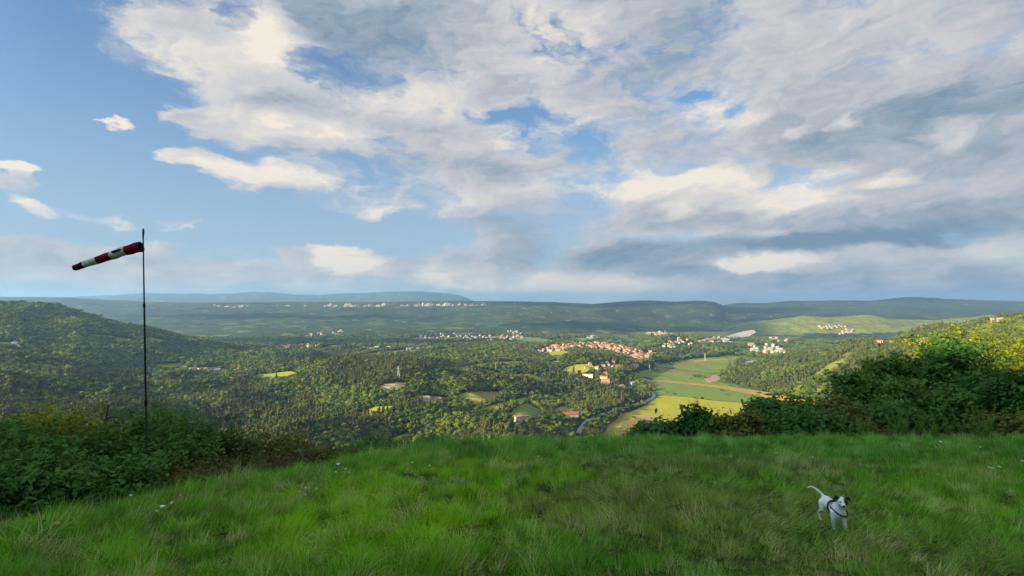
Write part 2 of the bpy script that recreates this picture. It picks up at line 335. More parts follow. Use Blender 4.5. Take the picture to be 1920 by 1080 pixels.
# polar sheet, finer in front and near
th_f = np.arange(-60, 60.01, .2); th_b = np.arange(63, 297.1, 3.0)
TH = np.radians(np.concatenate([th_f, th_b]))
rr = [0.02, 0.1, 0.3, 0.6]
while rr[-1] < 24000:
    q = rr[-1]; rr.append(q * (1.045 if q < 4 else 1.025 if q < 40 else 1.03 if q < 350 else 1.013 if q < 8000 else 1.022))
RR = np.array(rr)
gx = np.sin(TH)[:, None] * RR[None, :]; gy = np.cos(TH)[:, None] * RR[None, :]
GZ = terrain(gx, gy)
nT, nR = GZ.shape
LRR = np.log(RR)
def ground(x, y):
    """height of the finished ground mesh (bilinear in its own grid)"""
    x = np.asarray(x, float); y = np.asarray(y, float)
    th = np.degrees(np.arctan2(x, y)); th = np.where(th < -60, th + 360, th)
    fi = np.where(th <= 60, (th + 60) / .2, 600 + (th - 60) / 3.0); fi = np.clip(fi, 0, nT - 1e-6); i = fi.astype(int); u = fi - i; i2 = (i + 1) % nT
    r = np.clip(np.hypot(x, y), RR[0], RR[-1] * .9999); j = np.clip(np.searchsorted(RR, r, side='right') - 1, 0, nR - 2); v = (r - RR[j]) / (RR[j + 1] - RR[j])
    return (GZ[i, j] * (1 - u) + GZ[i2, j] * u) * (1 - v) + (GZ[i, j + 1] * (1 - u) + GZ[i2, j + 1] * u) * v
CP, SP = math.cos(PITCH), math.sin(PITCH)
def project(x, y, z):
    dep = y * CP + z * SP; up = -y * SP + z * CP
    return 960 + F * x / dep, 540 - F * up / dep
def unproject(px, py, rmin=30.0):
    """first point of the ground seen through photo pixel (px, py)"""
    d = pix_dir(px, py); k = math.hypot(d.x, d.y)
    R_ = np.exp(np.linspace(math.log(rmin), math.log(23000), 1500)); t = R_ / k
    h = ground(d.x * t, d.y * t) - d.z * t
    hit = np.nonzero(h > 0)[0]
    if not len(hit): return None
    i = max(hit[0], 1); f = h[i - 1] / (h[i - 1] - h[i]); tt = t[i - 1] + (t[i] - t[i - 1]) * f
    return (d.x * tt, d.y * tt, d.z * tt)

# ---------------------------------------------------------------- colour of the ground, by what grows or lies there
def polymask(px, py, poly):
    inside = np.zeros(px.shape, bool); n = len(poly)
    for i in range(n):
        x1, y1 = poly[i]; x2, y2 = poly[(i + 1) % n]
        c = ((y1 > py) != (y2 > py)) & (px < (x2 - x1) * (py - y1) / ((y2 - y1) if y2 != y1 else 1e-9) + x1)
        inside ^= c
    return inside
def setprops(o, **k):
    for a, b in k.items(): o[a] = b
def mesh_np(name, V, Fc, mat=None, kind=None, parent=None, smooth=False, attrs=None):
    V = np.asarray(V, np.float32); Fc = np.asarray(Fc, np.int32)
    me = bpy.data.meshes.new(name); me.vertices.add(len(V)); me.vertices.foreach_set('co', V.ravel())
    n = Fc.shape[1]; me.loops.add(Fc.size); me.loops.foreach_set('vertex_index', Fc.ravel())
    me.polygons.add(len(Fc)); me.polygons.foreach_set('loop_start', np.arange(0, Fc.size, n, dtype=np.int32))
    me.update(calc_edges=True)
    if smooth: me.polygons.foreach_set('use_smooth', np.ones(len(Fc), bool))
    for an, (dom, arr) in (attrs or {}).items():
        arr = np.asarray(arr, np.float32)
        if arr.ndim == 2: at = me.attributes.new(an, 'FLOAT_COLOR', dom); at.data.foreach_set('color', np.concatenate([arr, np.ones((len(arr), 1), np.float32)], 1).ravel())
        else: at = me.attributes.new(an, 'FLOAT', dom); at.data.foreach_set('value', arr.ravel())
    o = bpy.data.objects.new(name, me); COL.objects.link(o)
    if mat: me.materials.append(mat)
    if kind: o['kind'] = kind
    if parent: o.parent = parent
    return o
def material(name):
    m = bpy.data.materials.new(name); m.use_nodes = True; t = m.node_tree
    b = t.nodes['Principled BSDF']; return m, t, NM(t), b
def attr(t, name, out='Color'):
    n = t.nodes.new('ShaderNodeAttribute'); n.attribute_name = name; return n.outputs[out]
def pos(t): return t.nodes.new('ShaderNodeNewGeometry').outputs['Position']
def bump(t, b, h, strength, dist):
    n = t.nodes.new('ShaderNodeBump'); n.inputs['Strength'].default_value = strength; n.inputs['Distance'].default_value = dist
    t.links.new(h, n.inputs['Height']); t.links.new(n.outputs[0], b.inputs['Normal'])

FX, FY, FZ = gx.ravel(), gy.ravel(), GZ.ravel()
rad = np.hypot(FX, FY)
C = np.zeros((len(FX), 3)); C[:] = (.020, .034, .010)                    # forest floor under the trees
n0 = fbm(FX, FY, 260, 3, 51); n1_ = fbm(FX, FY, 60, 3, 52); n2_ = fbm(FX, FY, 900, 4, 53)
def lay(mask, col):
    mask = np.clip(mask, 0, 1)[:, None]; C[:] = C * (1 - mask) + np.array(col) * mask
sm = lambda v, a, b: np.clip((v - a) / (b - a), 0, 1) ** 2 * (3 - 2 * np.clip((v - a) / (b - a), 0, 1))
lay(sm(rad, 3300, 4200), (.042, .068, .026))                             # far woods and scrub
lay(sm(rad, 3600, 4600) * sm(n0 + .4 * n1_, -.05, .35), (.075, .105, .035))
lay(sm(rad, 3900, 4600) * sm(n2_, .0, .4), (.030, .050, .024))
lay(sm(rad, 3900, 4600) * sm(fbm(FX, FY, 120, 4, 60), .33, .45), (.20, .20, .12))   # small clearings
nzc = fbm(FX, FY, 210, 3, 90); lay(sm(nzc, .25, .34) * sm(rad, 1250, 1400) * sm(-rad, -5200, -3600), (.22, .235, .045))
PX, PY = project(FX, np.maximum(FY, 1), FZ)
front = FY > 10
rimr = (FY > 6280) & (FY < 6480) & (PX > 400) & (PX < 930) & front
green_hill = front & (PX > 1385) & (FY > 3700) & (FY < 5400)
lay(green_hill * sm(PX, 1400, 1500), (.25, .27, .070)); lay(green_hill * sm(PX, 1400, 1500) * sm(n1_ + n0 * .6, .05, .35), (.15, .18, .05))
lay((front & (FZ <= FLOOR + .7) & (FY > 700) & (FY < 4300)) * 1.0, (.12, .17, .045))
meadow = sm(-rad, -70, -30); lay(meadow, (.060, .100, .020))
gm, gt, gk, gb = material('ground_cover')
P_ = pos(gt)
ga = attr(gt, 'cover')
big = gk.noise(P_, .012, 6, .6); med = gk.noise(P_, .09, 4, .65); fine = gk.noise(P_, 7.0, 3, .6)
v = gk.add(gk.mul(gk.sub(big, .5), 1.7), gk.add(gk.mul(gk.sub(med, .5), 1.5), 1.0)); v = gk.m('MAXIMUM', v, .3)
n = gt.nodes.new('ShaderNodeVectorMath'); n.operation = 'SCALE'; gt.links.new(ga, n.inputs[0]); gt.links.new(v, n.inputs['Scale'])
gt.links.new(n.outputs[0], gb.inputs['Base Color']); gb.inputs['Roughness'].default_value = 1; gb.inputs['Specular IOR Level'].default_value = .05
bump(gt, gb, gk.add(gk.noise(P_, .035, 5, .7), gk.mul(med, .4)), 1.0, 14.0)
I, J = np.meshgrid(np.arange(nT), np.arange(nR - 1), indexing='ij'); I2 = (I + 1) % nT
faces = np.stack([I * nR + J, I * nR + J + 1, I2 * nR + J + 1, I2 * nR + J], -1).reshape(-1, 4)
Vg = np.stack([FX, FY, FZ], 1)
cen = np.array([[0, 0, GZ[:, 0].mean()]]); tri_ok = True
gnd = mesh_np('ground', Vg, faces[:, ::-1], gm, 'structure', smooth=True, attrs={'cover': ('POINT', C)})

# ================================================================== HAZE
hz = bpy.data.materials.new('valley_air'); hz.use_nodes = True; ht = hz.node_tree; ht.nodes.clear()
pv = ht.nodes.new('ShaderNodeVolumePrincipled'); pv.inputs['Color'].default_value = (.34, .62, 1.0, 1)
HAZE = 6.6e-5
pv.inputs['Density'].default_value = HAZE; pv.inputs['Anisotropy'].default_value = .25
ho = ht.nodes.new('ShaderNodeOutputMaterial'); ht.links.new(pv.outputs[0], ho.inputs['Volume'])
hb = bmesh.new(); bmesh.ops.create_cube(hb, size=1)
hzt, hzb = max(GZ.max(), 12) + 60, GZ.min() - 1
for v_ in hb.verts: v_.co = Vector((v_.co.x * 50000, v_.co.y * 50000, hzb if v_.co.z < 0 else hzt))
hm = bpy.data.meshes.new('haze'); hb.to_mesh(hm); hb.free(); hm.materials.append(hz)
haze = bpy.data.objects.new('haze', hm); COL.objects.link(haze); haze['kind'] = 'stuff'

# ================================================================== FIELDS, ROADS, RIVER laid on the ground
def simple_mat(name, col, rough=.9, var=.35, scale=.05, spec=.1, rows=None, scale2=None):
    """base colour with noise; rows = (direction degrees, spacing m, second colour) for crop lines"""
    m, t, k, b = material(name); P = pos(t)
    f = k.noise(P, scale, 5, .6); f2 = k.noise(P, scale2 or scale * 9, 4, .6)
    v = k.add(1 - var * .5 - var * .35, k.add(k.mul(f, var), k.mul(f2, var * .7)))
    c = tuple(col)
    if rows:
        a = R(rows[0]); d = t.nodes.new('ShaderNodeVectorMath'); d.operation = 'DOT_PRODUCT'; t.links.new(P, d.inputs[0]); d.inputs[1].default_value = (math.cos(a), math.sin(a), 0)
        s = k.m('SINE', k.add(k.mul(d.outputs['Value'], 2 * math.pi / rows[1]), k.mul(f, 6.0)))
        s2 = k.m('SINE', k.mul(d.outputs['Value'], 2 * math.pi / (rows[1] * 3.7)))
        c = k.mix(k.smooth(k.add(s, k.mul(s2, .7)), -.6, .9), c, rows[2])
    n = t.nodes.new('ShaderNodeVectorMath'); n.operation = 'SCALE'
    if isinstance(c, tuple): n.inputs[0].default_value = c
    else: t.links.new(c, n.inputs[0])
    t.links.new(v, n.inputs['Scale']); t.links.new(n.outputs[0], b.inputs['Base Color'])
    b.inputs['Roughness'].default_value = rough; b.inputs['Specular IOR Level'].default_value = spec
    return m
BARE = []          # photo-space outlines where no forest grows (each is a real field, road or yard)
def densify(poly, n):
    out = []
    for i in range(len(poly)):
        a, b = poly[i], poly[(i + 1) % len(poly)]
        for k in range(n): out.append((a[0] + (b[0] - a[0]) * k / n, a[1] + (b[1] - a[1]) * k / n))
    return out
def drape_world(name, pts, mat, kind='structure', lift=.35, cells=22):
    """flat sheet with outline pts (world x, y) following the ground"""
    xs = [p[0] for p in pts]; ys = [p[1] for p in pts]
    w, h = max(xs) - min(xs), max(ys) - min(ys); st = max(w, h) / cells
    V = [Vector(p) for p in pts]; E = [(i, (i + 1) % len(pts)) for i in range(len(pts))]
    for i in range(int(w / st) + 1):
        for j in range(int(h / st) + 1):
            q = Vector((min(xs) + (i + .5) * st, min(ys) + (j + .5) * st)); V.append(q)
    r = delaunay_2d_cdt(V, E, [list(range(len(pts)))], 1, 1e-3)
    vv, ff = r[0], r[2]
    if not ff: return None
    X = np.array([p.x for p in vv]); Y = np.array([p.y for p in vv]); Zg = ground(X, Y) + lift
    o = mesh_np(name, np.stack([X, Y, Zg], 1), np.array([f[:3] for f in ff]), mat, kind, smooth=True)
    me = o.data
    if me.polygons[0].normal.z < 0: me.flip_normals()
    return o
def patch(poly, mat, name='field', lift=.35, jig=1.0, bare=True, cells=22, label=None):
    if bare: BARE.append(poly)
    pts = []
    for i, (a, b) in enumerate(densify(poly, 4)):
        q = unproject(a + (random.random() - .5) * jig, b + (random.random() - .5) * jig * .5)
        if q: pts.append((q[0], q[1]))
    if len(pts) < 3: return None
    o = drape_world(name, pts, mat, 'structure', lift, cells)
    if o and label: o['label'] = label
    return o
G1 = simple_mat('ripe_meadow', (.36, .34, .030), rows=(8, 17, (.38, .345, .034)), var=.4, scale=.012)
G2 = simple_mat('young_crop', (.165, .235, .045), rows=(8, 23, (.15, .225, .048)), var=.25, scale=.01)
G3 = simple_mat('stubble', (.40, .27, .060), rows=(6, 15, (.34, .255, .055)), var=.3, scale=.02)
G4 = simple_mat('green_crop', (.19, .25, .045), rows=(7, 31, (.15, .20, .045)), var=.3, scale=.012)
G5 = simple_mat('brown_stubble', (.26, .185, .055), rows=(5, 12, (.18, .17, .045)), var=.35, scale=.02)
G6 = simple_mat('terraced_vineyard', (.38, .34, .06), rows=(100, 7, (.15, .15, .035)), var=.4, scale=.05)
G7 = simple_mat('lit_grass', (.26, .275, .036), var=.5, scale=.03)
G8 = simple_mat('bare_soil', (.36, .26, .17), var=.5, scale=.06)
G11, rt_, rk_, rb_ = material('rocky_ground')
rn_ = rk_.noise(pos(rt_), .11, 5, .7)
rt_.links.new(rk_.ramp(rn_, [(.36, (.06, .085, .02)), (.46, (.16, .15, .05)), (.54, (.40, .30, .19)), (.68, (.58, .47, .36))]), rb_.inputs['Base Color']); rb_.inputs['Roughness'].default_value = 1; bump(rt_, rb_, rn_, 1, 3)
G9 = simple_mat('pale_gravel', (.46, .41, .34), var=.4, scale=.03)
G10 = simple_mat('kitchen_garden', (.11, .18, .04), rows=(58, 11, (.22, .25, .05)), var=.3, scale=.05)
ASPH = simple_mat('asphalt', (.36, .36, .34), var=.3, scale=.1)
HEDGE = simple_mat('hedge_bottom', (.03, .05, .015), var=.4, scale=.05)
patch([(1125,835),(1132,812),(1160,786),(1178,774),(1212,760),(1238,741),(1285,744.5),(1335,751),(1412,757),(1445,760),(1520,768),(1600,835)], G1, lift=.25, cells=40, label='golden green meadow filling the near end of the valley floor')
patch([(1205,713),(1285,721),(1360,730),(1407,737),(1440,746),(1412,756),(1335,750),(1285,743.6),(1237,740),(1224,730),(1212,722)], G2, lift=.3, label='blue green crop strip below the orange stubble')
patch([(1188,707),(1260,714.5),(1360,723.5),(1450,737),(1520,753),(1560,765),(1520,763),(1440,745.5),(1360,729.5),(1285,720.5),(1200,712.5)], G3, lift=.4, label='long orange stubble strip across the valley floor')
patch([(1183,701),(1222,691),(1310,701),(1340,709),(1345,716),(1375,722),(1362,723.5),(1260,714),(1188,706)], G4, lift=.3, label='green strip above the long orange stubble')
patch([(1225,689.5),(1245,690),(1345,703),(1330,706),(1300,702.5),(1222,693.5)], G5, lift=.42, label='thin brown strip in the middle of the valley fields')
patch([(1232,683),(1262,679),(1300,673),(1355,668.5),(1400,667.5),(1388,676),(1366,684),(1368,692),(1345,700),(1250,689.5),(1226,689)], G4, lift=.2, label='pale green fields at the far end of the valley floor')
patch([(1302,676),(1384,671),(1382,673.5),(1300,679)], G3, lift=.55, bare=False, label='thin tan strip among the farthest valley fields')
patch([(1270,684),(1366,681.5),(1365,683),(1270,686)], G5, lift=.55, bare=False, label='faint brown strip near the river bend')
patch([(1168,789),(1185,780),(1238,786.5),(1236,795),(1204,832),(1152,832)], G5, lift=.5, bare=False, label='orange brown stubble at the near tip of the meadow')
patch([(1190,781.5),(1212,779.5),(1240,785),(1236,790),(1208,787)], G8, lift=.8, bare=False, label='bare reddish soil patch in the near meadow')
patch([(1122,832),(1134,808),(1147,788),(1172,773),(1180,774),(1160,793),(1140,832)], G3, lift=.5, bare=False, label='orange verge between the road and the near meadow')
patch([(1318,713),(1342,702),(1352,703),(1349,713),(1330,718)], G8, lift=.6, bare=False, label='brown heap of turned soil beside the wooded spur')
patch([(848,741),(872,736),(905,733.5),(938,735),(955,744),(928,754),(895,765),(868,759)], G6, label='terraced strips lit yellow beside the cream farmhouse')
patch([(888,770),(940,755),(988,744),(996,752),(962,764),(935,772),(900,778)], G7, label='bright grass slope below the terraces')
patch([(948,784),(968,763),(990,755),(1022,774),(1014,786),(990,788)], G10, label='striped kitchen gardens above the cream house')
patch([(1018,745),(1035,741),(1052,747),(1050,752),(1025,752)], G7, label='small curved grass clearing in the wood')
patch([(1038,770),(1052,760),(1068,765),(1062,776),(1044,782)], G8, label='bare field behind the long red roof')
patch([(664,777),(700,763),(742,761),(740,770),(708,781),(676,787)], G7, label='yellow green glade in the wooded slope')
patch([(722,828),(745,818),(768,812),(768,822),(740,830)], G7, label='grass glade at the foot of the meadow hill')
patch([(800,712),(818,711),(826,730),(846,737),(838,741),(806,734)], G10, label='dark green pasture under the pylon hill')
patch([(704,728),(722,720),(752,717),(768,722),(762,733),(722,738),(706,735)], G11, label='lit rocky outcrop at the foot of the pylon', lift=.8)
patch([(764,753),(776,745),(800,742),(832,744),(842,750),(828,759),(792,760)], G11, label='pale yard round the white farmhouse')
patch([(276,684),(345,680),(352,690),(422,687),(428,694),(345,698),(290,693)], G7, label='golden field behind the hamlet')
patch([(300,681),(348,679.5),(345,684),(300,685)], G3, bare=False, lift=.7, label='small ochre field above the hamlet')
patch([(472,704),(545,696),(566,703),(540,712),(485,713)], G7, label='yellow terraces beyond the hamlet')
patch([(520,707),(566,702),(562,710),(530,713)], G5, bare=False, lift=.7, label='brown strip at the edge of the yellow terraces')
patch([(1042,697),(1075,684),(1108,682),(1116,690),(1098,698),(1070,703)], G1, label='yellow green field on the rise before the town')
patch([(1012,663),(1045,655),(1072,660),(1066,669),(1030,670)], G7, label='sunlit grass slope under the first town houses')
patch([(885,684),(940,678),(985,677),(985,684),(930,688)], G1, label='pale field on the wooded rise left of the town')
patch([(1128,687),(1160,682),(1176,688),(1160,694),(1135,693)], G3, label='ochre plot under the town')
patch([(1174,692),(1184,680),(1198,678),(1195,690)], G8, label='bare building plot at the lower end of town')
patch([(610,648),(660,645),(664,650),(618,653)], G5, label='long pale field in the left middle distance')
patch([(640,655.5),(700,653),(702,656),(644,658)], G9, label='pale dry strip in the left middle distance')
patch([(955,630),(1010,633),(1040,640),(1010,648),(960,642)], G2, label='green meadow between the village and the town')
patch([(1075,634),(1110,633),(1112,638),(1080,640)], G2, label='small green meadow above the town')
patch([(1355,634),(1372,627),(1392,622),(1412,618.5),(1418,623),(1404,631),(1375,635)], G9, label='pale quarry floor across the valley', lift=1)
patch([(1386,684),(1398,677),(1428,674),(1430,679),(1400,687)], G9, label='pale gravel yard at the tip of the spur')
patch([(1372,690),(1384,678),(1395,678),(1384,690)], G7, bare=False, lift=.4, label='grass bank beside the river bend')
patch([(1838,612),(1872,607),(1900,609),(1895,615),(1850,618)], G3, label='golden field high on the right hand hill')
patch([(1640,640),(1740,632),(1745,642),(1650,648)], G7, label='grass around the hamlet on the ridge')
patch([(20,642),(30,637),(42,655),(38,664),(26,655)], G9, label='scree patch on the dark left hill', lift=1)
patch([(160,626),(215,630),(214,636),(170,634)], G10, label='dim pasture on the left hill')
wm, wt_, wk, wb = material('river_water'); wb.inputs['Base Color'].default_value = (.03, .045, .05, 1); wb.inputs['Roughness'].default_value = .12
bump(wt_, wb, wk.noise(pos(wt_), .3, 3), .2, .3)
patch([(1368,692),(1370,683),(1380,681),(1379,688),(1376,694)], wm, 'river', lift=.6, bare=True, label='slate blue bend of the river beside the spur')

def road(pix, width, mat, name='road', lift=.7, label=None, bare=10):
    pts = [unproject(*p) for p in pix]; pts = [Vector((p[0], p[1])) for p in pts if p]
    for a, b in zip(pix, pix[1:]):
        BARE.append([(a[0] - bare * .5, a[1] - 2), (a[0] + bare * .5, a[1] + 2), (b[0] + bare * .5, b[1] + 2), (b[0] - bare * .5, b[1] - 2)])
    # smooth the line
    P_ = []
    for i in range(len(pts) - 1):
        p0, p1, p2, p3 = pts[max(i - 1, 0)], pts[i], pts[i + 1], pts[min(i + 2, len(pts) - 1)]
        for k in range(8):
            t = k / 8; P_.append(.5 * ((2 * p1) + (p2 - p0) * t + (2 * p0 - 5 * p1 + 4 * p2 - p3) * t * t + (3 * p1 - p0 - 3 * p2 + p3) * t ** 3))
    P_.append(pts[-1]); V = []; Fc = []
    for i, p in enumerate(P_):
        d = (P_[min(i + 1, len(P_) - 1)] - P_[max(i - 1, 0)]).normalized(); nn_ = Vector((-d.y, d.x))
        zc = float(ground(p.x, p.y)) + lift
        for s in (-1, 1):
            q = p + nn_ * s * width / 2; V.append((q.x, q.y, zc if abs(float(ground(q.x, q.y)) + lift - zc) < .8 else max(zc, float(ground(q.x, q.y)) + lift * .5)))
        if i: a = 2 * i - 2; Fc.append((a, a + 1, a + 3, a + 2))
    o = mesh_np(name, V, Fc, mat, 'structure', smooth=True)
    if o.data.polygons[0].normal.z < 0: o.data.flip_normals()
    if label: o['label'] = label
    return P_
main_road = road([(1078,850),(1080,834),(1084,815),(1093,800),(1108,788),(1130,778),(1150,771.5),(1174,764),(1198,757),(1216,750.5),(1226,744),(1222,736),(1208,724)], 9.5, ASPH, label='pale asphalt road curving along the edge of the meadow', bare=13)
road([(1022,765),(1034,784),(1042,797),(1050,812),(1056,826)], 5, ASPH, label='narrow straight lane running down between the trees', bare=7)
road([(1000,788),(1015,786),(1028,781),(1034,784)], 4, G9, label='short pale track beside the cream house', bare=6)
road([(1186,692),(1196,684),(1180,676),(1160,664)], 8, ASPH, label='street climbing through the town')

# ---------------------------------------------------------------- karst cliffs along the far rim
cm_, ct_, ck, cb = material('limestone')
PC = pos(ct_)
cn = ck.noise(PC, .035, 5, .7); cv = ck.noise(PC, .012, 4, .6)
cc = ck.ramp(cn, [(.36, (.06, .08, .04)), (.46, (.16, .16, .11)), (.56, (.52, .43, .33)), (.74, (.74, .62, .49))])
ct_.links.new(ck.mix(ck.smooth(cv, .58, .72), cc, (.055, .075, .035)), cb.inputs['Base Color']); cb.inputs['Roughness'].default_value = .95
bump(ct_, cb, cn, .8, 12)
def cliff(px0, px1, label, hmul=1.0, D0=6270, mat=cm_):
    n = max(int((px1 - px0) * 1.3), 8); m_ = 6; V = []; Fc = []
    for i in range(n + 1):
        px = px0 + (px1 - px0) * i / n; u = (px - 960) / F
        t = i / n; endf = min(1, 5 * t, 5 * (1 - t)) ** .5
        for j in range(m_ + 1):
            w = j / m_
            Y = D0 + 85 * w + 26 * vnoise(px / 7.0, w * 1.2 + .3, 71) + 14 * vnoise(px / 2.6, w * 2.3, 72) + (1 - endf) * 70
            x = u * D0; zb0 = row(D0, float(CRESTM(px)) + 11); zt = row(6500, float(CRESTM(px)) + 1.2)
            hm_ = .62 + .45 * float(vnoise(px / 19.0, 5.5, 76)) + .35 * float(vnoise(px / 6.5, 2.2, 77)); zb = zb0 + (zt - zb0) * .22 * (1 + float(vnoise(px / 11.0, 8.5, 78)))
            top = zb + (zt - zb) * min(max(hm_, .15), 1.05) * (w ** 1.1) * (1 + .05 * vnoise(px / 5.0, 3, 73)) * hmul
            V.append((x, Y, top - 6 + 7 * vnoise(px / 3.1, w * 3, 74)))
    for i in range(n):
        for j in range(m_): a = i * (m_ + 1) + j; Fc.append((a, a + m_ + 1, a + m_ + 2, a + 1))
    o = mesh_np('cliff', V, Fc, mat, 'structure'); o['label'] = label
for a, b, l, h in ((388, 470, 'pale cliff at the left end of the distant rim', .75), (474, 560, 'broken limestone cliff on the distant rim', .6), (563, 592, 'rim cliff with a wide scree below it', .75),
                   (596, 735, 'long pale limestone cliff in the middle of the rim', 1.0), (738, 862, 'tallest orange lit cliff of the distant rim', 1.05), (868, 925, 'small cliff at the right end of the rim', .8)):
    cliff(a, b, l, h)


# ================================================================== BUILDINGS
def flat_mat(name, col, rough=.85, var=.25, scale=.4):
    m, t, k, b = material(name); n = t.nodes.new('ShaderNodeVectorMath'); n.operation = 'SCALE'; n.inputs[0].default_value = col
    t.links.new(k.add(1 - var / 2, k.mul(k.noise(pos(t), scale, 4, .6), var)), n.inputs['Scale']); t.links.new(n.outputs[0], b.inputs['Base Color'])
    b.inputs['Roughness'].default_value = rough; b.inputs['Specular IOR Level'].default_value = .2
    return m
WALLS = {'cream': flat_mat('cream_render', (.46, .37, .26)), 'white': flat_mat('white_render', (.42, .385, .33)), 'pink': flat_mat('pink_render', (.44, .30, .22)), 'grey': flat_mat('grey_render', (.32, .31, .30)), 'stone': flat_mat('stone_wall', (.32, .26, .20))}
NEARW = {'cream': flat_mat('lit_cream_render', (.66, .55, .39)), 'white': flat_mat('lit_white_render', (.72, .67, .58)), 'pink': flat_mat('lit_pink_render', (.60, .44, .34)), 'grey': flat_mat('lit_grey_render', (.52, .50, .47)), 'stone': flat_mat('lit_stone_wall', (.38, .31, .24))}  # brighter copies for the near houses, lit look put into the wall colour
ROOFS = {'orange': flat_mat('orange_tiles', (.50, .21, .10), scale=1.5, var=.5), 'red': flat_mat('red_tiles', (.46, .11, .06), scale=1.5), 'brown': flat_mat('brown_tiles', (.30, .17, .11), scale=1.5, var=.5), 'grey': flat_mat('grey_sheet_roof', (.42, .42, .42)), 'pale': flat_mat('faded_tiles', (.46, .29, .20), scale=1.5)}
PANE = flat_mat('dark_window', (.035, .04, .05), .2, .1); FRAME = flat_mat('white_frame', (.6, .6, .58)); DOORM = flat_mat('brown_door', (.12, .07, .04)); SHUT = flat_mat('shutter', (.10, .14, .09))
HOUSES = []; THIN = []; SPECS = []
def box(bm, x0, x1, y0, y1, z0, z1, mi=0):
    v = [bm.verts.new(p) for p in ((x0, y0, z0), (x1, y0, z0), (x1, y1, z0), (x0, y1, z0), (x0, y0, z1), (x1, y0, z1), (x1, y1, z1), (x0, y1, z1))]
    for f in ((0, 3, 2, 1), (4, 5, 6, 7), (0, 1, 5, 4), (1, 2, 6, 5), (2, 3, 7, 6), (3, 0, 4, 7)):
        bm.faces.new([v[i] for i in f]).material_index = mi
def gable(bm, w, d, h, rh, o=.5, hip=0.0, mi=0, t=.25):
    """pitched roof, ridge along x, with thickness"""
    def shell(z, oo):
        return [bm.verts.new(p) for p in ((-w / 2 - oo, -d / 2 - oo, h + z), (w / 2 + oo, -d / 2 - oo, h + z), (w / 2 + oo, d / 2 + oo, h + z), (-w / 2 - oo, d / 2 + oo, h + z), (-w / 2 - oo + hip, 0, h + rh + z), (w / 2 + oo - hip, 0, h + rh + z))]
    a, b = shell(0, o), shell(t, o)
    for f in ((0, 1, 5, 4), (2, 3, 4, 5), (3, 0, 4), (1, 2, 5)): bm.faces.new([b[i] for i in f]).material_index = mi
    for f in ((0, 4, 5, 1), (2, 5, 4, 3), (0, 3, 4), (1, 5, 2)): bm.faces.new([a[i] for i in f]).material_index = mi
    for i, j in ((0, 1), (1, 2), (2, 3), (3, 0)): bm.faces.new([a[i], a[j], b[j], b[i]]).material_index = mi
def bm_obj(name, bm, mats, parent=None, loc=(0, 0, 0), rz=0):
    bmesh.ops.recalc_face_normals(bm, faces=bm.faces)
    me = bpy.data.meshes.new(name); bm.to_mesh(me); bm.free()
    for m_ in (mats if isinstance(mats, (list, tuple)) else [mats]): me.materials.append(m_)
    o = bpy.data.objects.new(name, me); COL.objects.link(o); o.location = loc; o.rotation_euler = (0, 0, rz)
    if parent: o.parent = parent
    return o
def win_mesh(w, h):
    bm = bmesh.new(); box(bm, -w / 2, w / 2, -.06, .04, -h / 2, h / 2, 0); box(bm, -w / 2 + .12, w / 2 - .12, -.09, -.05, -h / 2 + .12, h / 2 - .12, 1)
    me = bpy.data.meshes.new('window'); bmesh.ops.recalc_face_normals(bm, faces=bm.faces); bm.to_mesh(me); bm.free(); me.materials.append(FRAME); me.materials.append(PANE); return me
WINM = win_mesh(1.1, 1.4)
def detailed_house(label, px, py, wpx, hpx, wall, roof, rot=0, dfac=.6, hip=0, storeys=2, group=None, nwin=None, roofh=.22, name='house'):
    """house whose base middle stands at photo point (px, py); wall width and height given as they show"""
    q = unproject(px, py)
    if not q: return
    x, y, z = q; w = wpx / F * y; h = hpx / F * y; d = w * dfac; d = max(min(d, 14), 6)
    rz = R(rot) - math.atan2(x, y); bm = bmesh.new(); box(bm, -w / 2, w / 2, -d / 2, d / 2, -3.5, h); rh = max(d * roofh, 1.3)
    for s in (-1, 1):   # gable triangles
        if not hip:
            v = [bm.verts.new(p) for p in ((s * w / 2, -d / 2, h), (s * w / 2, d / 2, h), (s * w / 2, 0, h + rh * .86))]; bm.faces.new(v)
    e = bpy.data.objects.new(name, None); COL.objects.link(e); e.location = (x, y, z); e.rotation_euler = (0, 0, rz)
    e['label'] = label; e['category'] = 'house' if name == 'house' else 'building'
    if group: e['group'] = group
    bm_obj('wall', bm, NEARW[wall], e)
    rb = bmesh.new(); gable(rb, w, d, h - .02, rh, .45, hip); ro = bm_obj('roof', rb, ROOFS[roof], e)
    cb_ = bmesh.new(); box(cb_, w * .2, w * .2 + .8, .4, 1.2, h + rh * .35, h + rh + 1.0); box(cb_, w * .2 - .1, w * .2 + .9, .3, 1.3, h + rh + 1.003, h + rh + 1.15); bm_obj('chimney', cb_, WALLS[wall], ro)
    n = nwin or max(2, int(w / 3.4))
    for s in range(storeys):
        zz = h * (s + .55) / storeys
        for i in range(n):
            xx = -w / 2 + w * (i + .5) / n
            if s == 0 and i == n // 2:
                db = bmesh.new(); box(db, xx - .6, xx + .6, -d / 2 - .07, -d / 2 + .05, 0, 2.2); bm_obj('door', db, DOORM, e); continue
            o = bpy.data.objects.new('window', WINM); COL.objects.link(o); o.parent = e; o.location = (xx, -d / 2, zz)
        for sx in (-1, 1):
            o = bpy.data.objects.new('window', WINM); COL.objects.link(o); o.parent = e; o.location = (sx * w / 2, 0, zz); o.rotation_euler = (0, 0, sx * math.pi / 2)
    HOUSES.append((x, y, max(w, 9) * .62 + 5))
    return e
H_ = detailed_house
H_('long white farmhouse with low orange hipped roof on the rocky rise', 794, 754, 24, 9.5, 'grey', 'pale', 4, .45, 3, 2, nwin=6)
H_('low brown shed left of the long white farmhouse', 772, 754, 9, 4, 'stone', 'brown', -8, .8, storeys=1)
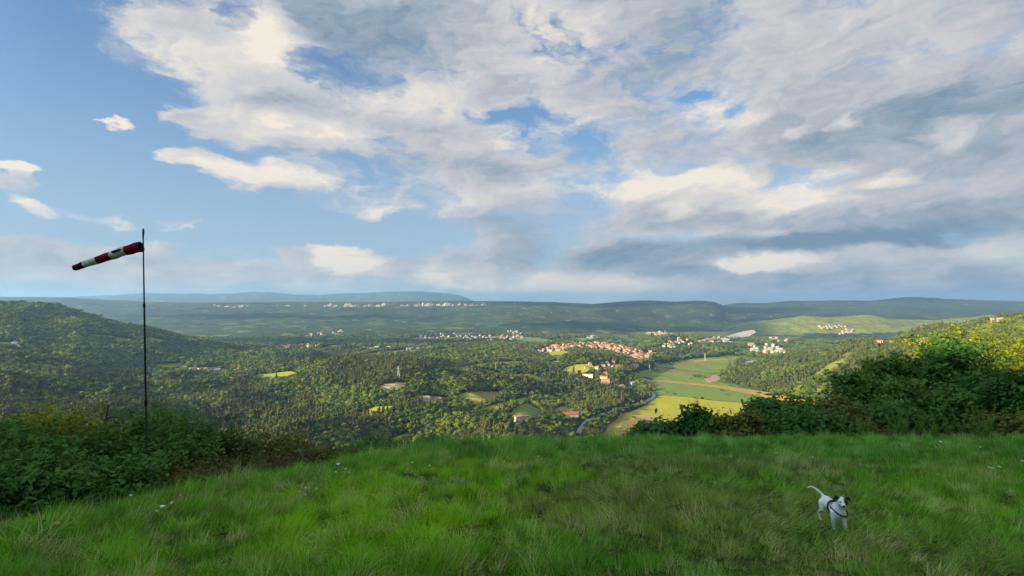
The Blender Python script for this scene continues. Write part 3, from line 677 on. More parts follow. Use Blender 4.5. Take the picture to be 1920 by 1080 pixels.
H_('tan outbuilding right of the long white farmhouse', 821, 752, 13, 4.5, 'cream', 'pale', 12, .6, storeys=1)
H_('cream gabled farmhouse at the end of the terraced strips', 943, 740, 10, 7, 'cream', 'brown', 50, .9)
H_('brown barn beside the cream gabled farmhouse', 952, 743, 8, 4.5, 'stone', 'brown', 20, .8, storeys=1)
H_('small pink house in the wood above the grass clearing', 996, 741, 8, 5, 'pink', 'brown', 15, .8)
H_('tan cottage right of the small pink house', 1012, 745, 7, 4, 'cream', 'orange', -20, .8, storeys=1)
H_('long building with bright red roof beside the valley road', 1070, 781, 27, 5, 'white', 'red', 24, .5, roofh=.3, nwin=6)
H_('grey annex behind the long red roof', 1085, 779, 13, 3.5, 'grey', 'grey', 24, .6, storeys=1)
H_('cream two storey house below the kitchen gardens', 971, 791, 15, 11, 'cream', 'orange', 30, .8)
H_('brown roofed annex of the cream two storey house', 985, 788, 10, 7, 'white', 'brown', -30, .8)
H_('lowest cream villa in the hillside row under the town', 1131, 725, 17, 8, 'cream', 'orange', 25, .7)
H_('orange roofed house second up the hillside row', 1135, 717, 15, 5, 'pink', 'orange', 10, .7)
H_('orange roofed house third up the hillside row', 1132, 711, 14, 5, 'cream', 'orange', -6, .7)
H_('white cottage at the top of the hillside row', 1134, 703, 9, 4, 'white', 'orange', 12, .8, storeys=1)
H_('bright white house with dark roof in the pine wood', 1072, 705, 11, 5, 'white', 'brown', 35, .7)
H_('long low hall with pale grey roof in the pine wood', 1102, 706, 20, 3, 'white', 'grey', -10, .45, storeys=1)
H_('pink villa with orange roof near the road bend', 1164, 728, 11, 5, 'pink', 'orange', 30, .8)
H_('hall with grey roof beside the valley fields', 1185, 723, 12, 6, 'grey', 'grey', 55, .7, storeys=1)
H_('cream farmhouse at the left end of the hamlet', 327, 700, 12, 6, 'cream', 'orange', 28, .7)
H_('low barn left of the hamlet farmhouse', 316, 699, 8, 3, 'pink', 'orange', 5, .7, storeys=1)
H_('house with red brown roof second in the hamlet', 362, 694, 11, 4, 'cream', 'brown', 10, .7)
H_('white house third in the hamlet', 376, 695, 9, 4.5, 'white', 'brown', 32, .7)
H_('grey white house standing apart in the hamlet', 405, 699, 13, 6, 'grey', 'grey', 12, .6)
H_('white house with red roof at the right end of the hamlet', 446, 702, 12, 5, 'white', 'red', -12, .6)
H_('small shed beside the red roofed hamlet house', 457, 703, 7, 3, 'stone', 'brown', 12, .8, storeys=1)
for k_, (px_, py_, w_, wc, rc, lb) in enumerate(((1648, 644, 13, 'cream', 'orange', 'cream house at the left end of the ridge hamlet'), (1664, 645, 9, 'white', 'brown', 'white house below the first ridge house'), (1688, 643, 9, 'white', 'orange', 'white house at the gap of the ridge hamlet'),
                                                 (1702, 642, 13, 'cream', 'red', 'cream house with bright red roof on the ridge'), (1716, 643, 10, 'pink', 'orange', 'pink house right of the bright red ridge roof'), (1731, 645, 10, 'cream', 'brown', 'cream house at the right end of the ridge hamlet'))):
    H_(lb, px_, py_, w_, 4.5, wc, rc, [12, 30, -20, 8, 40, 15][k_], .7, group='houses of the ridge hamlet')

def far_house_geo(bm, x, y, z, w, d, h, rz, off=0):
    b2 = bmesh.new(); box(b2, -w / 2, w / 2, -d / 2, d / 2, -4, h, 0); gable(b2, w, d, h - .02, d * .30, .6, 0, 1)
    bmesh.ops.recalc_face_normals(b2, faces=b2.faces)
    if bm is None: return b2
FAR = []
def cluster(poly, n, label, group, walls, roofs, size=(9, 14), minsep=13, keep=.3, hgt=(5, 8), storey=1.0):
    THIN.append((poly, keep)); rg = random.Random(len(FAR) * 31 + n)
    xs = [p[0] for p in poly]; ys = [p[1] for p in poly]; got = []; tries = 0
    while len(got) < n and tries < n * 60:
        tries += 1; a, b = rg.uniform(min(xs), max(xs)), rg.uniform(min(ys), max(ys))
        if not polymask(np.array([a]), np.array([b]), poly)[0]: continue
        q = unproject(a, b)
        if not q: continue
        if any((q[0] - g[0]) ** 2 + (q[1] - g[1]) ** 2 < minsep ** 2 for g in got): continue
        got.append(q); w = rg.uniform(*size)
        wc, rc = rg.choice(walls), rg.choice(roofs)
        FAR.append(dict(x=q[0], y=q[1], z=q[2], w=w, d=w * rg.uniform(.6, .85), h=rg.uniform(*hgt), rz=rg.choice((0, .4, 1.57, 1.2, 2.2)) + rg.gauss(0, .15) + a * .004, wall=wc, roof=rc, label=label, group=group))
TOWN = [(1003,657),(1030,650),(1060,645),(1100,641),(1150,645),(1200,657),(1232,662),(1222,669),(1203,676),(1192,681),(1172,672),(1150,662),(1110,659),(1080,652),(1050,657),(1005,662)]
cluster(TOWN, 185, 'small {w} house with {r} roof in the hillside town', '{r} roofed {w} houses of the hillside town', ['cream', 'white', 'cream', 'pink'], ['orange', 'pale', 'orange', 'brown'], (11, 17), 13, .16, (4, 6.5))
cluster([(1080,690),(1110,680),(1160,680),(1175,690),(1150,697),(1100,696)], 9, 'small {w} house with {r} roof on the rise below the town', '{r} roofed {w} houses on the rise below the town', ['cream', 'white'], ['orange', 'pale'], (10, 13), 20, .4)
cluster([(1214,626),(1240,623.5),(1264,626),(1264,631),(1240,632),(1214,631)], 24, '{w} house with {r} roof inside the hilltop citadel', '{r} roofed {w} houses of the hilltop citadel', ['cream', 'stone', 'cream'], ['pale', 'pale', 'orange'], (14, 22), 15, .05, (8, 12))
cluster([(1262,630),(1300,638),(1306,652),(1250,656),(1215,654),(1240,648)], 26, '{w} house with {r} roof on the slope below the citadel', '{r} roofed {w} houses below the citadel', ['white', 'cream'], ['pale', 'grey', 'orange'], (10, 16), 24, .35)
cluster([(1300,637),(1345,633),(1372,638),(1370,646),(1320,645)], 20, 'pale {w} block with {r} roof in the far new town', '{r} roofed {w} blocks of the far new town', ['white', 'grey'], ['grey', 'pale'], (16, 34), 30, .3, (7, 11))
cluster([(1400,650),(1440,646),(1462,655),(1475,668),(1430,667),(1405,660)], 20, '{w} block with {r} roof beyond the wooded spur', '{r} roofed {w} blocks beyond the wooded spur', ['white', 'cream'], ['grey', 'pale'], (14, 26), 28, .25, (8, 16))
cluster([(1432,635),(1475,633),(1480,640),(1440,641)], 10, '{w} house with {r} roof under the pale green hill', '{r} roofed {w} houses under the pale green hill', ['white'], ['grey', 'pale'], (14, 20), 30, .3)
cluster([(770,632),(830,626),(900,628),(975,630),(985,636),(930,642),(850,641),(775,637)], 78, 'tiny {w} house with {r} roof in the flat valley village', '{r} roofed {w} houses of the flat valley village', ['white', 'grey', 'white'], ['grey', 'pale', 'brown'], (11, 18), 26, .12)
cluster([(952,622),(978,621),(982,628),(955,629)], 12, 'tiny {w} house with {r} roof on the knoll beside the village', '{r} roofed {w} houses on the village knoll', ['cream', 'pink'], ['orange', 'pale'], (14, 20), 20, .1)
cluster([(1534,612),(1580,610),(1592,615),(1540,616)], 16, 'tiny {w} house with {r} roof on the pale green hillside', '{r} roofed {w} houses on the pale green hillside', ['white', 'cream'], ['orange', 'pale'], (14, 20), 22, .1)
cluster([(1575,622),(1592,616),(1602,620),(1590,629),(1572,628)], 14, 'tiny {w} house with {r} roof strung up the green slope', '{r} roofed {w} houses strung up the green slope', ['cream', 'white'], ['pale'], (13, 18), 18, .1)
cluster([(1855,598),(1880,600),(1890,604),(1862,603)], 9, 'tiny {w} house with {r} roof on the far right rise', '{r} roofed {w} houses on the far right rise', ['white', 'cream'], ['pale'], (8, 11), 16, .3, (4, 6))
cluster([(586,626),(620,624),(655,618),(650,622),(600,631),(560,637)], 14, 'tiny {w} house with {r} roof on the far left foothills', '{r} roofed {w} houses on the far left foothills', ['white', 'pink'], ['pale', 'orange'], (14, 22), 30, .3)
cluster([(500,650),(580,646),(600,652),(520,657)], 16, 'tiny {w} house with {r} roof among the far left fields', '{r} roofed {w} houses among the far left fields', ['white', 'cream'], ['pale'], (12, 18), 30, .4)
cluster([(680,652),(800,652),(810,657),(690,656)], 12, 'tiny {w} house with {r} roof in the hollow behind the forest', '{r} roofed {w} houses in the hollow behind the forest', ['white', 'grey'], ['grey', 'pale'], (14, 20), 40, .3)
cluster([(1095,629),(1115,631),(1125,636),(1108,637)], 7, '{w} shed with {r} roof at the far edge of the town', '{r} roofed {w} sheds at the far edge of the town', ['white'], ['grey'], (18, 30), 26, .3)
FAR.sort(key=lambda f: f['y'] / f['w'])
NSOLO = 262
tmpl = {}
joined = bmesh.new(); jm = []
jw = list(WALLS) ; jr = list(ROOFS)
for i_, f in enumerate(FAR):
    if i_ < NSOLO:
        key = (f['wall'], f['roof'])
        if key not in tmpl:
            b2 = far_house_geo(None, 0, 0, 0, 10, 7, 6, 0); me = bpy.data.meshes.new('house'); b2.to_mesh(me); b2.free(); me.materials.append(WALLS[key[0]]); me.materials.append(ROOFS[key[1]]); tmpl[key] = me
        o = bpy.data.objects.new('house', tmpl[key]); COL.objects.link(o); o.location = (f['x'], f['y'], f['z']); o.rotation_euler = (0, 0, f['rz']); o.scale = (f['w'] / 10, f['d'] / 7, f['h'] / 6)
        rn = {'pale': 'faded'}.get(f['roof'], f['roof'])
        o['label'] = f['label'].format(w=f['wall'], r=rn); o['group'] = f['group'].format(w=f['wall'], r=rn); o['category'] = 'house'
    else:
        b2 = far_house_geo(None, 0, 0, 0, f['w'], f['d'], f['h'], 0); M_ = Matrix.Translation((f['x'], f['y'], f['z'])) @ Matrix.Rotation(f['rz'], 4, 'Z')
        b2.transform(M_); off = len(joined.verts); wi, ri = jw.index(f['wall']), len(jw) + jr.index(f['roof'])
        nv = [joined.verts.new(v.co) for v in b2.verts]
        for fc in b2.faces: joined.faces.new([nv[v.index] for v in fc.verts]).material_index = wi if fc.material_index == 0 else ri
        b2.free()
    HOUSES.append((f['x'], f['y'], f['w'] * .55 + 4))
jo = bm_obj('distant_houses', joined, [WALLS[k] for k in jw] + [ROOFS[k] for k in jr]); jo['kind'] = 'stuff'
print('FARHOUSES', len(FAR))

# bell tower and wall of the citadel
q = unproject(1247, 627.5)
if q:
    e = bpy.data.objects.new('bell_tower', None); COL.objects.link(e); e.location = q; e['label'] = 'slender bell tower rising over the hilltop citadel'; e['category'] = 'tower'
    b_ = bmesh.new(); box(b_, -3, 3, -3, 3, -3, 24); bm_obj('shaft', b_, WALLS['stone'], e)
    b_ = bmesh.new(); box(b_, -3.4, 3.4, -3.4, 3.4, 24.003, 24.6)
    for sx in (-1, 1):
        for sy in (-1, 1): box(b_, sx * 2.4 - .6, sx * 2.4 + .6, sy * 2.4 - .6, sy * 2.4 + .6, 24.61, 28)
    bm_obj('belfry', b_, WALLS['cream'], e)
    b_ = bmesh.new(); bmesh.ops.create_cone(b_, cap_ends=True, segments=4, radius1=4.6, radius2=.1, depth=6, matrix=Matrix.Translation((0, 0, 31.01)) @ Matrix.Rotation(math.pi / 4, 4, 'Z')); bm_obj('spire', b_, ROOFS['brown'], e)
V = []; Fc = []
wl = [unproject(1212 + 54 * t, 630.5 + 1.2 * math.sin(3.14 * t)) for t in np.linspace(0, 1, 26)]
wl = [p for p in wl if p]
for i, p in enumerate(wl):
    V += [(p[0], p[1], p[2] - 4), (p[0], p[1], p[2] + 5.5), (p[0], p[1] + 1.6, p[2] + 5.5), (p[0], p[1] + 1.6, p[2] - 4)]
    if i:
        a = 4 * i - 4
        for j in range(3): Fc.append((a + j, a + 4 + j, a + 5 + j, a + 1 + j))
o = mesh_np('town_wall', V, Fc, WALLS['cream']); o['label'] = 'pale stone wall along the brow of the hilltop citadel'; o['category'] = 'wall'

# lattice pylons
STEEL = flat_mat('galvanised_steel', (.42, .44, .45), .5)
def bar(bm, a, b, r):
    a, b = Vector(a), Vector(b); d = b - a; M_ = Matrix.Translation((a + b) / 2) @ d.to_track_quat('Z', 'Y').to_matrix().to_4x4()
    bmesh.ops.create_cone(bm, cap_ends=True, segments=4, radius1=r, radius2=r, depth=d.length, matrix=M_)
def pylon(px, py, hpx, label, arms=3, base=4.0, r=.30):
    q = unproject(px, py)
    if not q: return
    h = hpx / F * q[1]; e = bpy.data.objects.new('pylon', None); COL.objects.link(e); e.location = q; e['label'] = label; e['category'] = 'pylon'
    wd = lambda t: base * .5 * (1 - t) ** 1.3 + .5
    b_ = bmesh.new()
    lv = np.linspace(0, 1, 8)
    for s in ((-1, -1), (1, -1), (1, 1), (-1, 1)):
        for a, c in zip(lv, lv[1:]): bar(b_, (s[0] * wd(a), s[1] * wd(a), a * h), (s[0] * wd(c), s[1] * wd(c), c * h), r)
    for a, c in zip(lv, lv[1:]):
        for s, u in (((-1, -1), (1, -1)), ((1, -1), (1, 1)), ((1, 1), (-1, 1)), ((-1, 1), (-1, -1))):
            bar(b_, (s[0] * wd(a), s[1] * wd(a), a * h), (u[0] * wd(c), u[1] * wd(c), c * h), r * .6); bar(b_, (u[0] * wd(a), u[1] * wd(a), a * h), (s[0] * wd(c), s[1] * wd(c), c * h), r * .6)
    bm_obj('lattice_mast', b_, STEEL, e)
    for i in range(arms):
        b_ = bmesh.new(); z = h * (.96 - .13 * i); L = h * .12 * (1 + .15 * i)
        bar(b_, (-L, 0, z), (L, 0, z), r * .8); bar(b_, (-L, 0, z), (0, 0, z + h * .05), r * .5); bar(b_, (L, 0, z), (0, 0, z + h * .05), r * .5); bm_obj('crossarm', b_, STEEL, e)
    HOUSES.append((q[0], q[1], 8))
pylon(747, 712, 25, 'tall lattice pylon on the brown pine hill', 2, 5)
pylon(929, 695, 12, 'slim pale mast on the wooded rise left of the town', 1, 1.5, .3)
pylon(1322, 676, 13, 'lattice pylon at the far end of the valley fields', 2, 4, .35)
pylon(1218, 696, 12, 'lattice pylon at the left edge of the valley fields', 2, 4, .3)

# lone bushes and small trees on the valley floor
def field_bush(px, py, wpx, hpx, label, nm='bush'):
    q = unproject(px, py)
    if not q: return
    w = wpx / F * q[1]; h = hpx / F * q[1]; rg = np.random.default_rng(int(px * 7 + py)); V, Fc, lob = leaf_cards(rg, 70, w * .8, h, max(w, h) * .13); V2, F2 = blob_core(rg, lob, w * .8, h, 0)
    e = bpy.data.objects.new(nm, None); COL.objects.link(e); e.location = (q[0], q[1], q[2] + .2); e['label'] = label; e['category'] = nm
    me = bpy.data.meshes.new('foliage'); me.from_pydata([tuple(v) for v in V] + V2, [], Fc + [tuple(i + len(V) for i in f) for f in F2]); me.materials.append(F_GREEN)
    o = bpy.data.objects.new('foliage', me); COL.objects.link(o); o.parent = e
LATE_BUSHES = [(1302, 707, 7, 5, 'left bush of the row on the valley floor'), (1310, 708, 8, 6, 'middle bush of the row on the valley floor'), (1319, 709, 8, 5, 'right bush of the row on the valley floor'), (1296, 711, 4, 2.5, 'tiny bush below the row on the valley floor'),
               (1354, 733, 7, 3, 'upper lone bush in the blue green strip'), (1361, 741, 5, 3, 'lower lone bush in the blue green strip'), (1363, 673, 6, 4, 'lone bush at the far end of the fields'), (1257, 683, 7, 4, 'bush at the left of the pale far fields'), (1350, 700, 12, 8, 'green clump at the corner of the spur'), (1228, 695, 9, 4, 'low hedge clump by the left field edge')]
# ================================================================== FOREST
def foliage_mat(name, c1, c2, c3, trans=.25, scale=.02, leafvar=.35):
    """leaf colours vary from tree to tree, from stand to stand and leaf to leaf"""
    m, t, k, b = material(name); P = pos(t)
    rnd = t.nodes.new('ShaderNodeObjectInfo').outputs['Random']
    f = k.add(k.mul(rnd, .38), k.mul(k.noise(P, scale, 3, .6), 1.08))
    col = k.ramp(k.sub(f, .22), [(.15, c1), (.5, c2), (.85, c3)])
    g = k.noise(P, 1.1 if scale < .1 else 9.0, 2, .6)
    n = t.nodes.new('ShaderNodeVectorMath'); n.operation = 'SCALE'; t.links.new(col, n.inputs[0]); t.links.new(k.add(1 - leafvar, k.mul(g, 2 * leafvar)), n.inputs['Scale'])
    t.links.new(n.outputs[0], b.inputs['Base Color']); b.inputs['Roughness'].default_value = .75; b.inputs['Specular IOR Level'].default_value = .12
    if trans:
        tr = t.nodes.new('ShaderNodeBsdfTranslucent'); t.links.new(k.mix(.5, n.outputs[0], (.10, .13, .01)), tr.inputs[0])
        mx = t.nodes.new('ShaderNodeMixShader'); mx.inputs[0].default_value = trans
        t.links.new(b.outputs[0], mx.inputs[1]); t.links.new(tr.outputs[0], mx.inputs[2])
        t.links.new(mx.outputs[0], t.nodes['Material Output'].inputs['Surface'])
    return m
F_GREEN = foliage_mat('oak_leaves', (.044, .080, .010), (.096, .136, .012), (.185, .190, .015), 0)
F_DARK = foliage_mat('dark_leaves', (.020, .048, .012), (.042, .082, .014), (.070, .110, .014), 0)
F_PINE = foliage_mat('pine_needles', (.050, .072, .016), (.080, .092, .020), (.116, .110, .025), 0)
F_YEL = foliage_mat('acacia_leaves', (.085, .115, .018), (.13, .15, .020), (.17, .155, .024), 0)
BARK = simple_mat('bark', (.085, .065, .05), var=.6, scale=2.0)
def leaf_cards(rg, n, w, h, size, conic=0.0, base=.0):
    """n little tilted leaf clumps through the outer half of a crown -> verts, faces"""
    V = []; Fc = []
    lob = [(rg.normal(0, .33) * w, rg.normal(0, .33) * w, h * (.3 + .55 * rg.random()), rg.uniform(.28, .5)) for _ in range(7)]
    for i in range(n):
        if conic:
            tz = rg.random() ** 1.4; rad_ = w * .5 * (1 - tz) ** .8 * (.6 + .4 * rg.random()); a = rg.random() * 6.283
            c = np.array([math.cos(a) * rad_, math.sin(a) * rad_, base + (h - base) * tz]); nr = np.array([math.cos(a), math.sin(a), .6])
        else:
            lx, ly, lz, lr = lob[rg.integers(7)]
            d = rg.normal(size=3); d /= np.linalg.norm(d); 
            if d[2] < -.3: d[2] *= -.6
            q = .75 + .3 * rg.random(); c = np.array([lx + d[0] * lr * w * q, ly + d[1] * lr * w * q, lz + d[2] * lr * h * .62 * q]); nr = d
        nr = nr + rg.normal(0, .55, 3); nr /= np.linalg.norm(nr)
        t1 = np.cross(nr, rg.normal(size=3)); t1 /= np.linalg.norm(t1); t2 = np.cross(nr, t1); s = size * rg.uniform(.6, 1.3)
        b0 = len(V)
        V += [c + t1 * s, c + t2 * s * .8, c - t1 * s * .9 + nr * s * .25, c - t2 * s * .8]; Fc.append((b0, b0 + 1, b0 + 2, b0 + 3))
    return V, Fc, lob
def blob_core(rg, lobes, w, h, conic, k=.82):
    bm = bmesh.new()
    if conic:
        bmesh.ops.create_cone(bm, cap_ends=True, segments=7, radius1=w * .34, radius2=w * .03, depth=h * .82, matrix=Matrix.Translation((0, 0, h * .52)))
    else:
        for lx, ly, lz, lr in lobes:
            bmesh.ops.create_icosphere(bm, subdivisions=1, radius=1, matrix=Matrix.Translation((lx, ly, lz)) @ Matrix.Diagonal((lr * w * k, lr * w * k, lr * h * .62 * k, 1)))
    V = [tuple(v.co) for v in bm.verts]; Fc = [tuple(v.index for v in f.verts) for f in bm.faces]; bm.free(); return V, Fc
def crown(name, seed, w, h, mat, n=110, size=.85, conic=0.0, link=False):
    rg = np.random.default_rng(seed); V, Fc, lob = leaf_cards(rg, n, w, h, size, conic, h * .12)
    V2, F2 = blob_core(rg, lob, w, h, conic); off = len(V)
    me = bpy.data.meshes.new(name); me.from_pydata([tuple(v) for v in V] + V2, [], Fc + [tuple(i + off for i in f) for f in F2]); me.materials.append(mat); me.update()
    return me
def trunk_mesh(name, h, r):
    bm = bmesh.new(); prev = None
    for j, t in enumerate((0, .35, .7, 1)):
        rg_ = [bm.verts.new((math.cos(a) * r * (1 - .6 * t) + .12 * math.sin(3 * t) * h * .2, math.sin(a) * r * (1 - .6 * t), h * t)) for a in np.arange(6) * math.pi / 3]
        if prev:
            for i in range(6): bm.faces.new((prev[i], prev[(i + 1) % 6], rg_[(i + 1) % 6], rg_[i]))
        prev = rg_
    me = bpy.data.meshes.new(name); bm.to_mesh(me); bm.free(); me.materials.append(BARK); return me
tree_kinds = [   # crown mesh, label bits
    crown('crown', 1, 9.0, 9.5, F_GREEN), crown('crown', 2, 8.0, 8.5, F_GREEN), crown('crown', 3, 10, 9.0, F_DARK),
    crown('crown', 4, 4.8, 13.0, F_PINE, 120, .8, 1.0), crown('crown', 5, 7.0, 8.0, F_YEL), crown('crown', 6, 5.2, 12.0, F_DARK, 120, .8, 1.0),
    crown('crown', 7, 6.5, 11.0, F_PINE, 110, .75)]
lib = bpy.data.collections.new('tree_kinds')
for i, me in enumerate(tree_kinds):
    o = bpy.data.objects.new('tree_kind_%02d' % i, me); lib.objects.link(o)

def scatter_gn(name, pts, rot, sc, idx, collection, kind='stuff', tilt=None):
    me = bpy.data.meshes.new(name); me.vertices.add(len(pts)); me.vertices.foreach_set('co', np.asarray(pts, np.float32).ravel())
    A = me.attributes.new('rot', 'FLOAT_VECTOR', 'POINT'); A.data.foreach_set('vector', np.asarray(rot, np.float32).ravel())
    A = me.attributes.new('scl', 'FLOAT_VECTOR', 'POINT'); A.data.foreach_set('vector', np.asarray(sc, np.float32).ravel())
    A = me.attributes.new('idx', 'INT', 'POINT'); A.data.foreach_set('value', np.asarray(idx, np.int32))
    o = bpy.data.objects.new(name, me); COL.objects.link(o); o['kind'] = kind
    g = bpy.data.node_groups.new(name, 'GeometryNodeTree'); g.interface.new_socket('Geometry', in_out='INPUT', socket_type='NodeSocketGeometry'); g.interface.new_socket('Geometry', in_out='OUTPUT', socket_type='NodeSocketGeometry')
    N = g.nodes.new; gi, go = N('NodeGroupInput'), N('NodeGroupOutput'); L_ = g.links.new
    ci = N('GeometryNodeCollectionInfo'); ci.inputs['Collection'].default_value = collection; ci.inputs['Separate Children'].default_value = True; ci.inputs['Reset Children'].default_value = True
    ip = N('GeometryNodeInstanceOnPoints'); ip.inputs['Pick Instance'].default_value = True
    def at(nm, ty):
        a = N('GeometryNodeInputNamedAttribute'); a.data_type = ty; a.inputs['Name'].default_value = nm; return a.outputs['Attribute']
    L_(gi.outputs[0], ip.inputs['Points']); L_(ci.outputs[0], ip.inputs['Instance']); L_(at('idx', 'INT'), ip.inputs['Instance Index'])
    L_(at('rot', 'FLOAT_VECTOR'), ip.inputs['Rotation']); L_(at('scl', 'FLOAT_VECTOR'), ip.inputs['Scale'])
    L_(ip.outputs[0], go.inputs[0])
    md = o.modifiers.new('scatter', 'NODES'); md.node_group = g
    return o

# candidates
def wedge(r0, r1, step, seed, th=54):
    rg = np.random.default_rng(seed); xs = np.arange(-r1, r1, step); ys = np.arange(r0 * .55, r1, step)
    X, Y = np.meshgrid(xs, ys); X = X.ravel(); Y = Y.ravel(); X = X + rg.uniform(-.48, .48, X.size) * step; Y = Y + rg.uniform(-.48, .48, Y.size) * step
    r = np.hypot(X, Y); k = (r > r0) & (r < r1) & (np.abs(np.arctan2(X, Y)) < R(th)); return X[k], Y[k]
PLAIN = [(1122,838),(1134,806),(1160,782),(1178,771),(1212,757),(1232,744),(1228,730),(1205,714),(1184,702),(1190,694),(1226,685),(1240,681),(1300,671),(1400,666),(1388,676),(1366,684),(1364,694),(1345,704),(1360,716),(1440,735),(1520,752),(1600,790),(1640,840)]
BARE.append(PLAIN)
FT = []
for (r0, r1, st, sd, smul) in ((330, 1350, 6.9, 1, 1.0), (1350, 2300, 8.4, 2, 1.12), (2300, 3700, 11.5, 3, 1.35)  ):
    X, Y = wedge(r0, r1, st, sd); Zt = ground(X, Y); px, py = project(X, Y, Zt)
    k = np.ones(len(X), bool); rg0 = np.random.default_rng(sd + 7)
    for b in BARE:
        bx = [q[0] for q in b]; by = [q[1] for q in b]
        c = (px > min(bx)) & (px < max(bx)) & (py > min(by)) & (py < max(by)); ii = np.nonzero(c & k)[0]
        if len(ii): k[ii[polymask(px[ii], py[ii], b)]] = False
    nz = fbm(X, Y, 210, 3, 90); rg = np.random.default_rng(sd + 40)
    for hx, hy, hr in HOUSES:
        if hy * 1.1 + 60 < r0 * .55 or math.hypot(hx, hy) > r1 + 60: continue
        hd = math.hypot(hx, hy); ux, uy = hx / hd, hy / hd
        al = (X - hx) * ux + (Y - hy) * uy; ac = np.abs(-(X - hx) * uy + (Y - hy) * ux)
        k &= ~((al < hr * .9) & (al > -hr * (1.6 if hd < 1500 else 3.0)) & (ac < hr * .9))
    for b, keep_ in THIN:
        k &= ~(polymask(px, py, b) & (rg0.random(len(X)) > keep_))
    # natural clearings, hedged farmland on the far flat
    far_flat = (Zt < FLOOR + 2) & (np.hypot(X, Y) > 2200)
    k &= ~(far_flat & (nz > -.05)); k &= ~((np.hypot(X, Y) > 1300) & (nz > .30))
    k &= ~((px > 1385) & (Y > 3700) & (rg.random(len(X)) > .30))
    k &= ~((Y > 3700) & (nz > .12))
    n2 = fbm(X, Y, 150, 3, 95); u_ = rg.random(len(X))
    typ = np.where(u_ + .9 * fbm(X, Y, 90, 2, 98) < .30, 0, np.where(u_ + .9 * fbm(X, Y, 120, 2, 99) < .60, 1, np.where(u_ < .80, 2, np.where(u_ < .92, 4, 5))))
    pine = (n2 > .10) & (rg.random(len(X)) < .8)
    pine &= ~((px < 520) & (np.hypot(X, Y) > 1500)); u_ = np.where((px < 520) & (np.hypot(X, Y) > 1500) & (u_ > .9), .5, u_)
    typ = np.where((px < 520) & (np.hypot(X, Y) > 1500) & (typ > 3), 0, typ)
    pine |= (px > 615) & (px < 760) & (py > 672) & (py < 730) & (u_ < .8)
    pine |= (px < 170) & (py > 735) & (u_ < .55)
    pine |= (px > 380) & (px < 600) & (py > 765) & (u_ < .75)
    pine |= (px > 1370) & (Y < 2300) & (n2 > -.12) & (u_ < .75)
    pine |= (px > 960) & (px < 1180) & (py > 690) & (py < 740) & (u_ < .5)
    typ = np.where(pine, np.where(rg.random(len(X)) < .6, 3, 6), typ)
    stand = fbm(X, Y, 45, 2, 97)
    s = 1.1 * (1 + .4 * stand) * np.where(np.any([polymask(px, py, b) for b, _ in THIN], 0), .62, 1.0) * smul * rg.uniform(.5, 1.25, len(X)) * (1 + .3 * (rg.random(len(X)) < .06))
    FT.append(np.stack([X, Y, Zt, typ, s, rg.random(len(X)) * 6.283, px, py], 1)[k])
FT = np.concatenate(FT)
print('FOREST', len(FT))

for a_ in LATE_BUSHES: field_bush(*a_)
# the trees that show largest stand as objects of their own
dist = np.hypot(FT[:, 0], FT[:, 1])
# visible ones: line of sight over the ground
def visible(A, lift=6.0, steps=90):
    x, y, z = A[:, 0], A[:, 1], A[:, 2] + lift; ok = np.ones(len(A), bool)
    for t in np.exp(np.linspace(math.log(.008), math.log(.97), steps)):
        ok &= (ground(x * t, y * t) < z * t + .3)
    return ok
cand = np.nonzero((dist < 1500) & (FT[:, 6] > 5) & (FT[:, 6] < 1915))[0]
cand = cand[visible(FT[cand])]
cand = cand[np.argsort(dist[cand])]
solo = cand[:300]
rest = np.ones(len(FT), bool); rest[solo] = False
RT = FT[rest]
z0 = np.zeros(len(RT))
scatter_gn('distant_forest', RT[:, :3] - np.array([0, 0, .4]), np.stack([z0, z0, RT[:, 5]], 1), np.stack([RT[:, 4]] * 3, 1), RT[:, 3].astype(int), lib)
trk = trunk_mesh('trunk', 6.0, .28)
kindname = {0: ('broadleaf_tree', 'round green oak'), 1: ('broadleaf_tree', 'bushy green ash'), 2: ('broadleaf_tree', 'broad dark green tree'), 3: ('pine_tree', 'slim olive brown pine'),
            4: ('broadleaf_tree', 'pale yellow green acacia'), 5: ('conifer', 'narrow dark conifer'), 6: ('pine_tree', 'loose olive brown pine')}
def region(px):
    return ('on the slope below the windsock' if px < 330 else 'on the slope below the left shrubs' if px < 620 else 'in the wood under the white farmhouse' if px < 860 else
            'in the wood around the cream house' if px < 1050 else 'between the lane and the valley road' if px < 1130 else 'on the wooded spur behind the right trees')
for i in solo:
    x, y, z, ty, s, ro, px, py = FT[i]; nm, lb = kindname[int(ty)]; rg_ = region(px)
    e = bpy.data.objects.new(nm, None); COL.objects.link(e); e.location = (x, y, z - .4); e.rotation_euler = (0, 0, ro); e.scale = (s, s, s)
    e.empty_display_size = .5
    e['label'] = lb + ' ' + rg_; e['category'] = 'tree'; e['group'] = lb + 's ' + rg_
    for pn, me in (('crown', tree_kinds[int(ty)]), ('trunk', trk)):
        c = bpy.data.objects.new(pn, me); COL.objects.link(c); c.parent = e
        if pn == 'crown': c.location = (0, 0, .2)
print('SOLO', len(solo), dist[solo].min(), dist[solo].max())

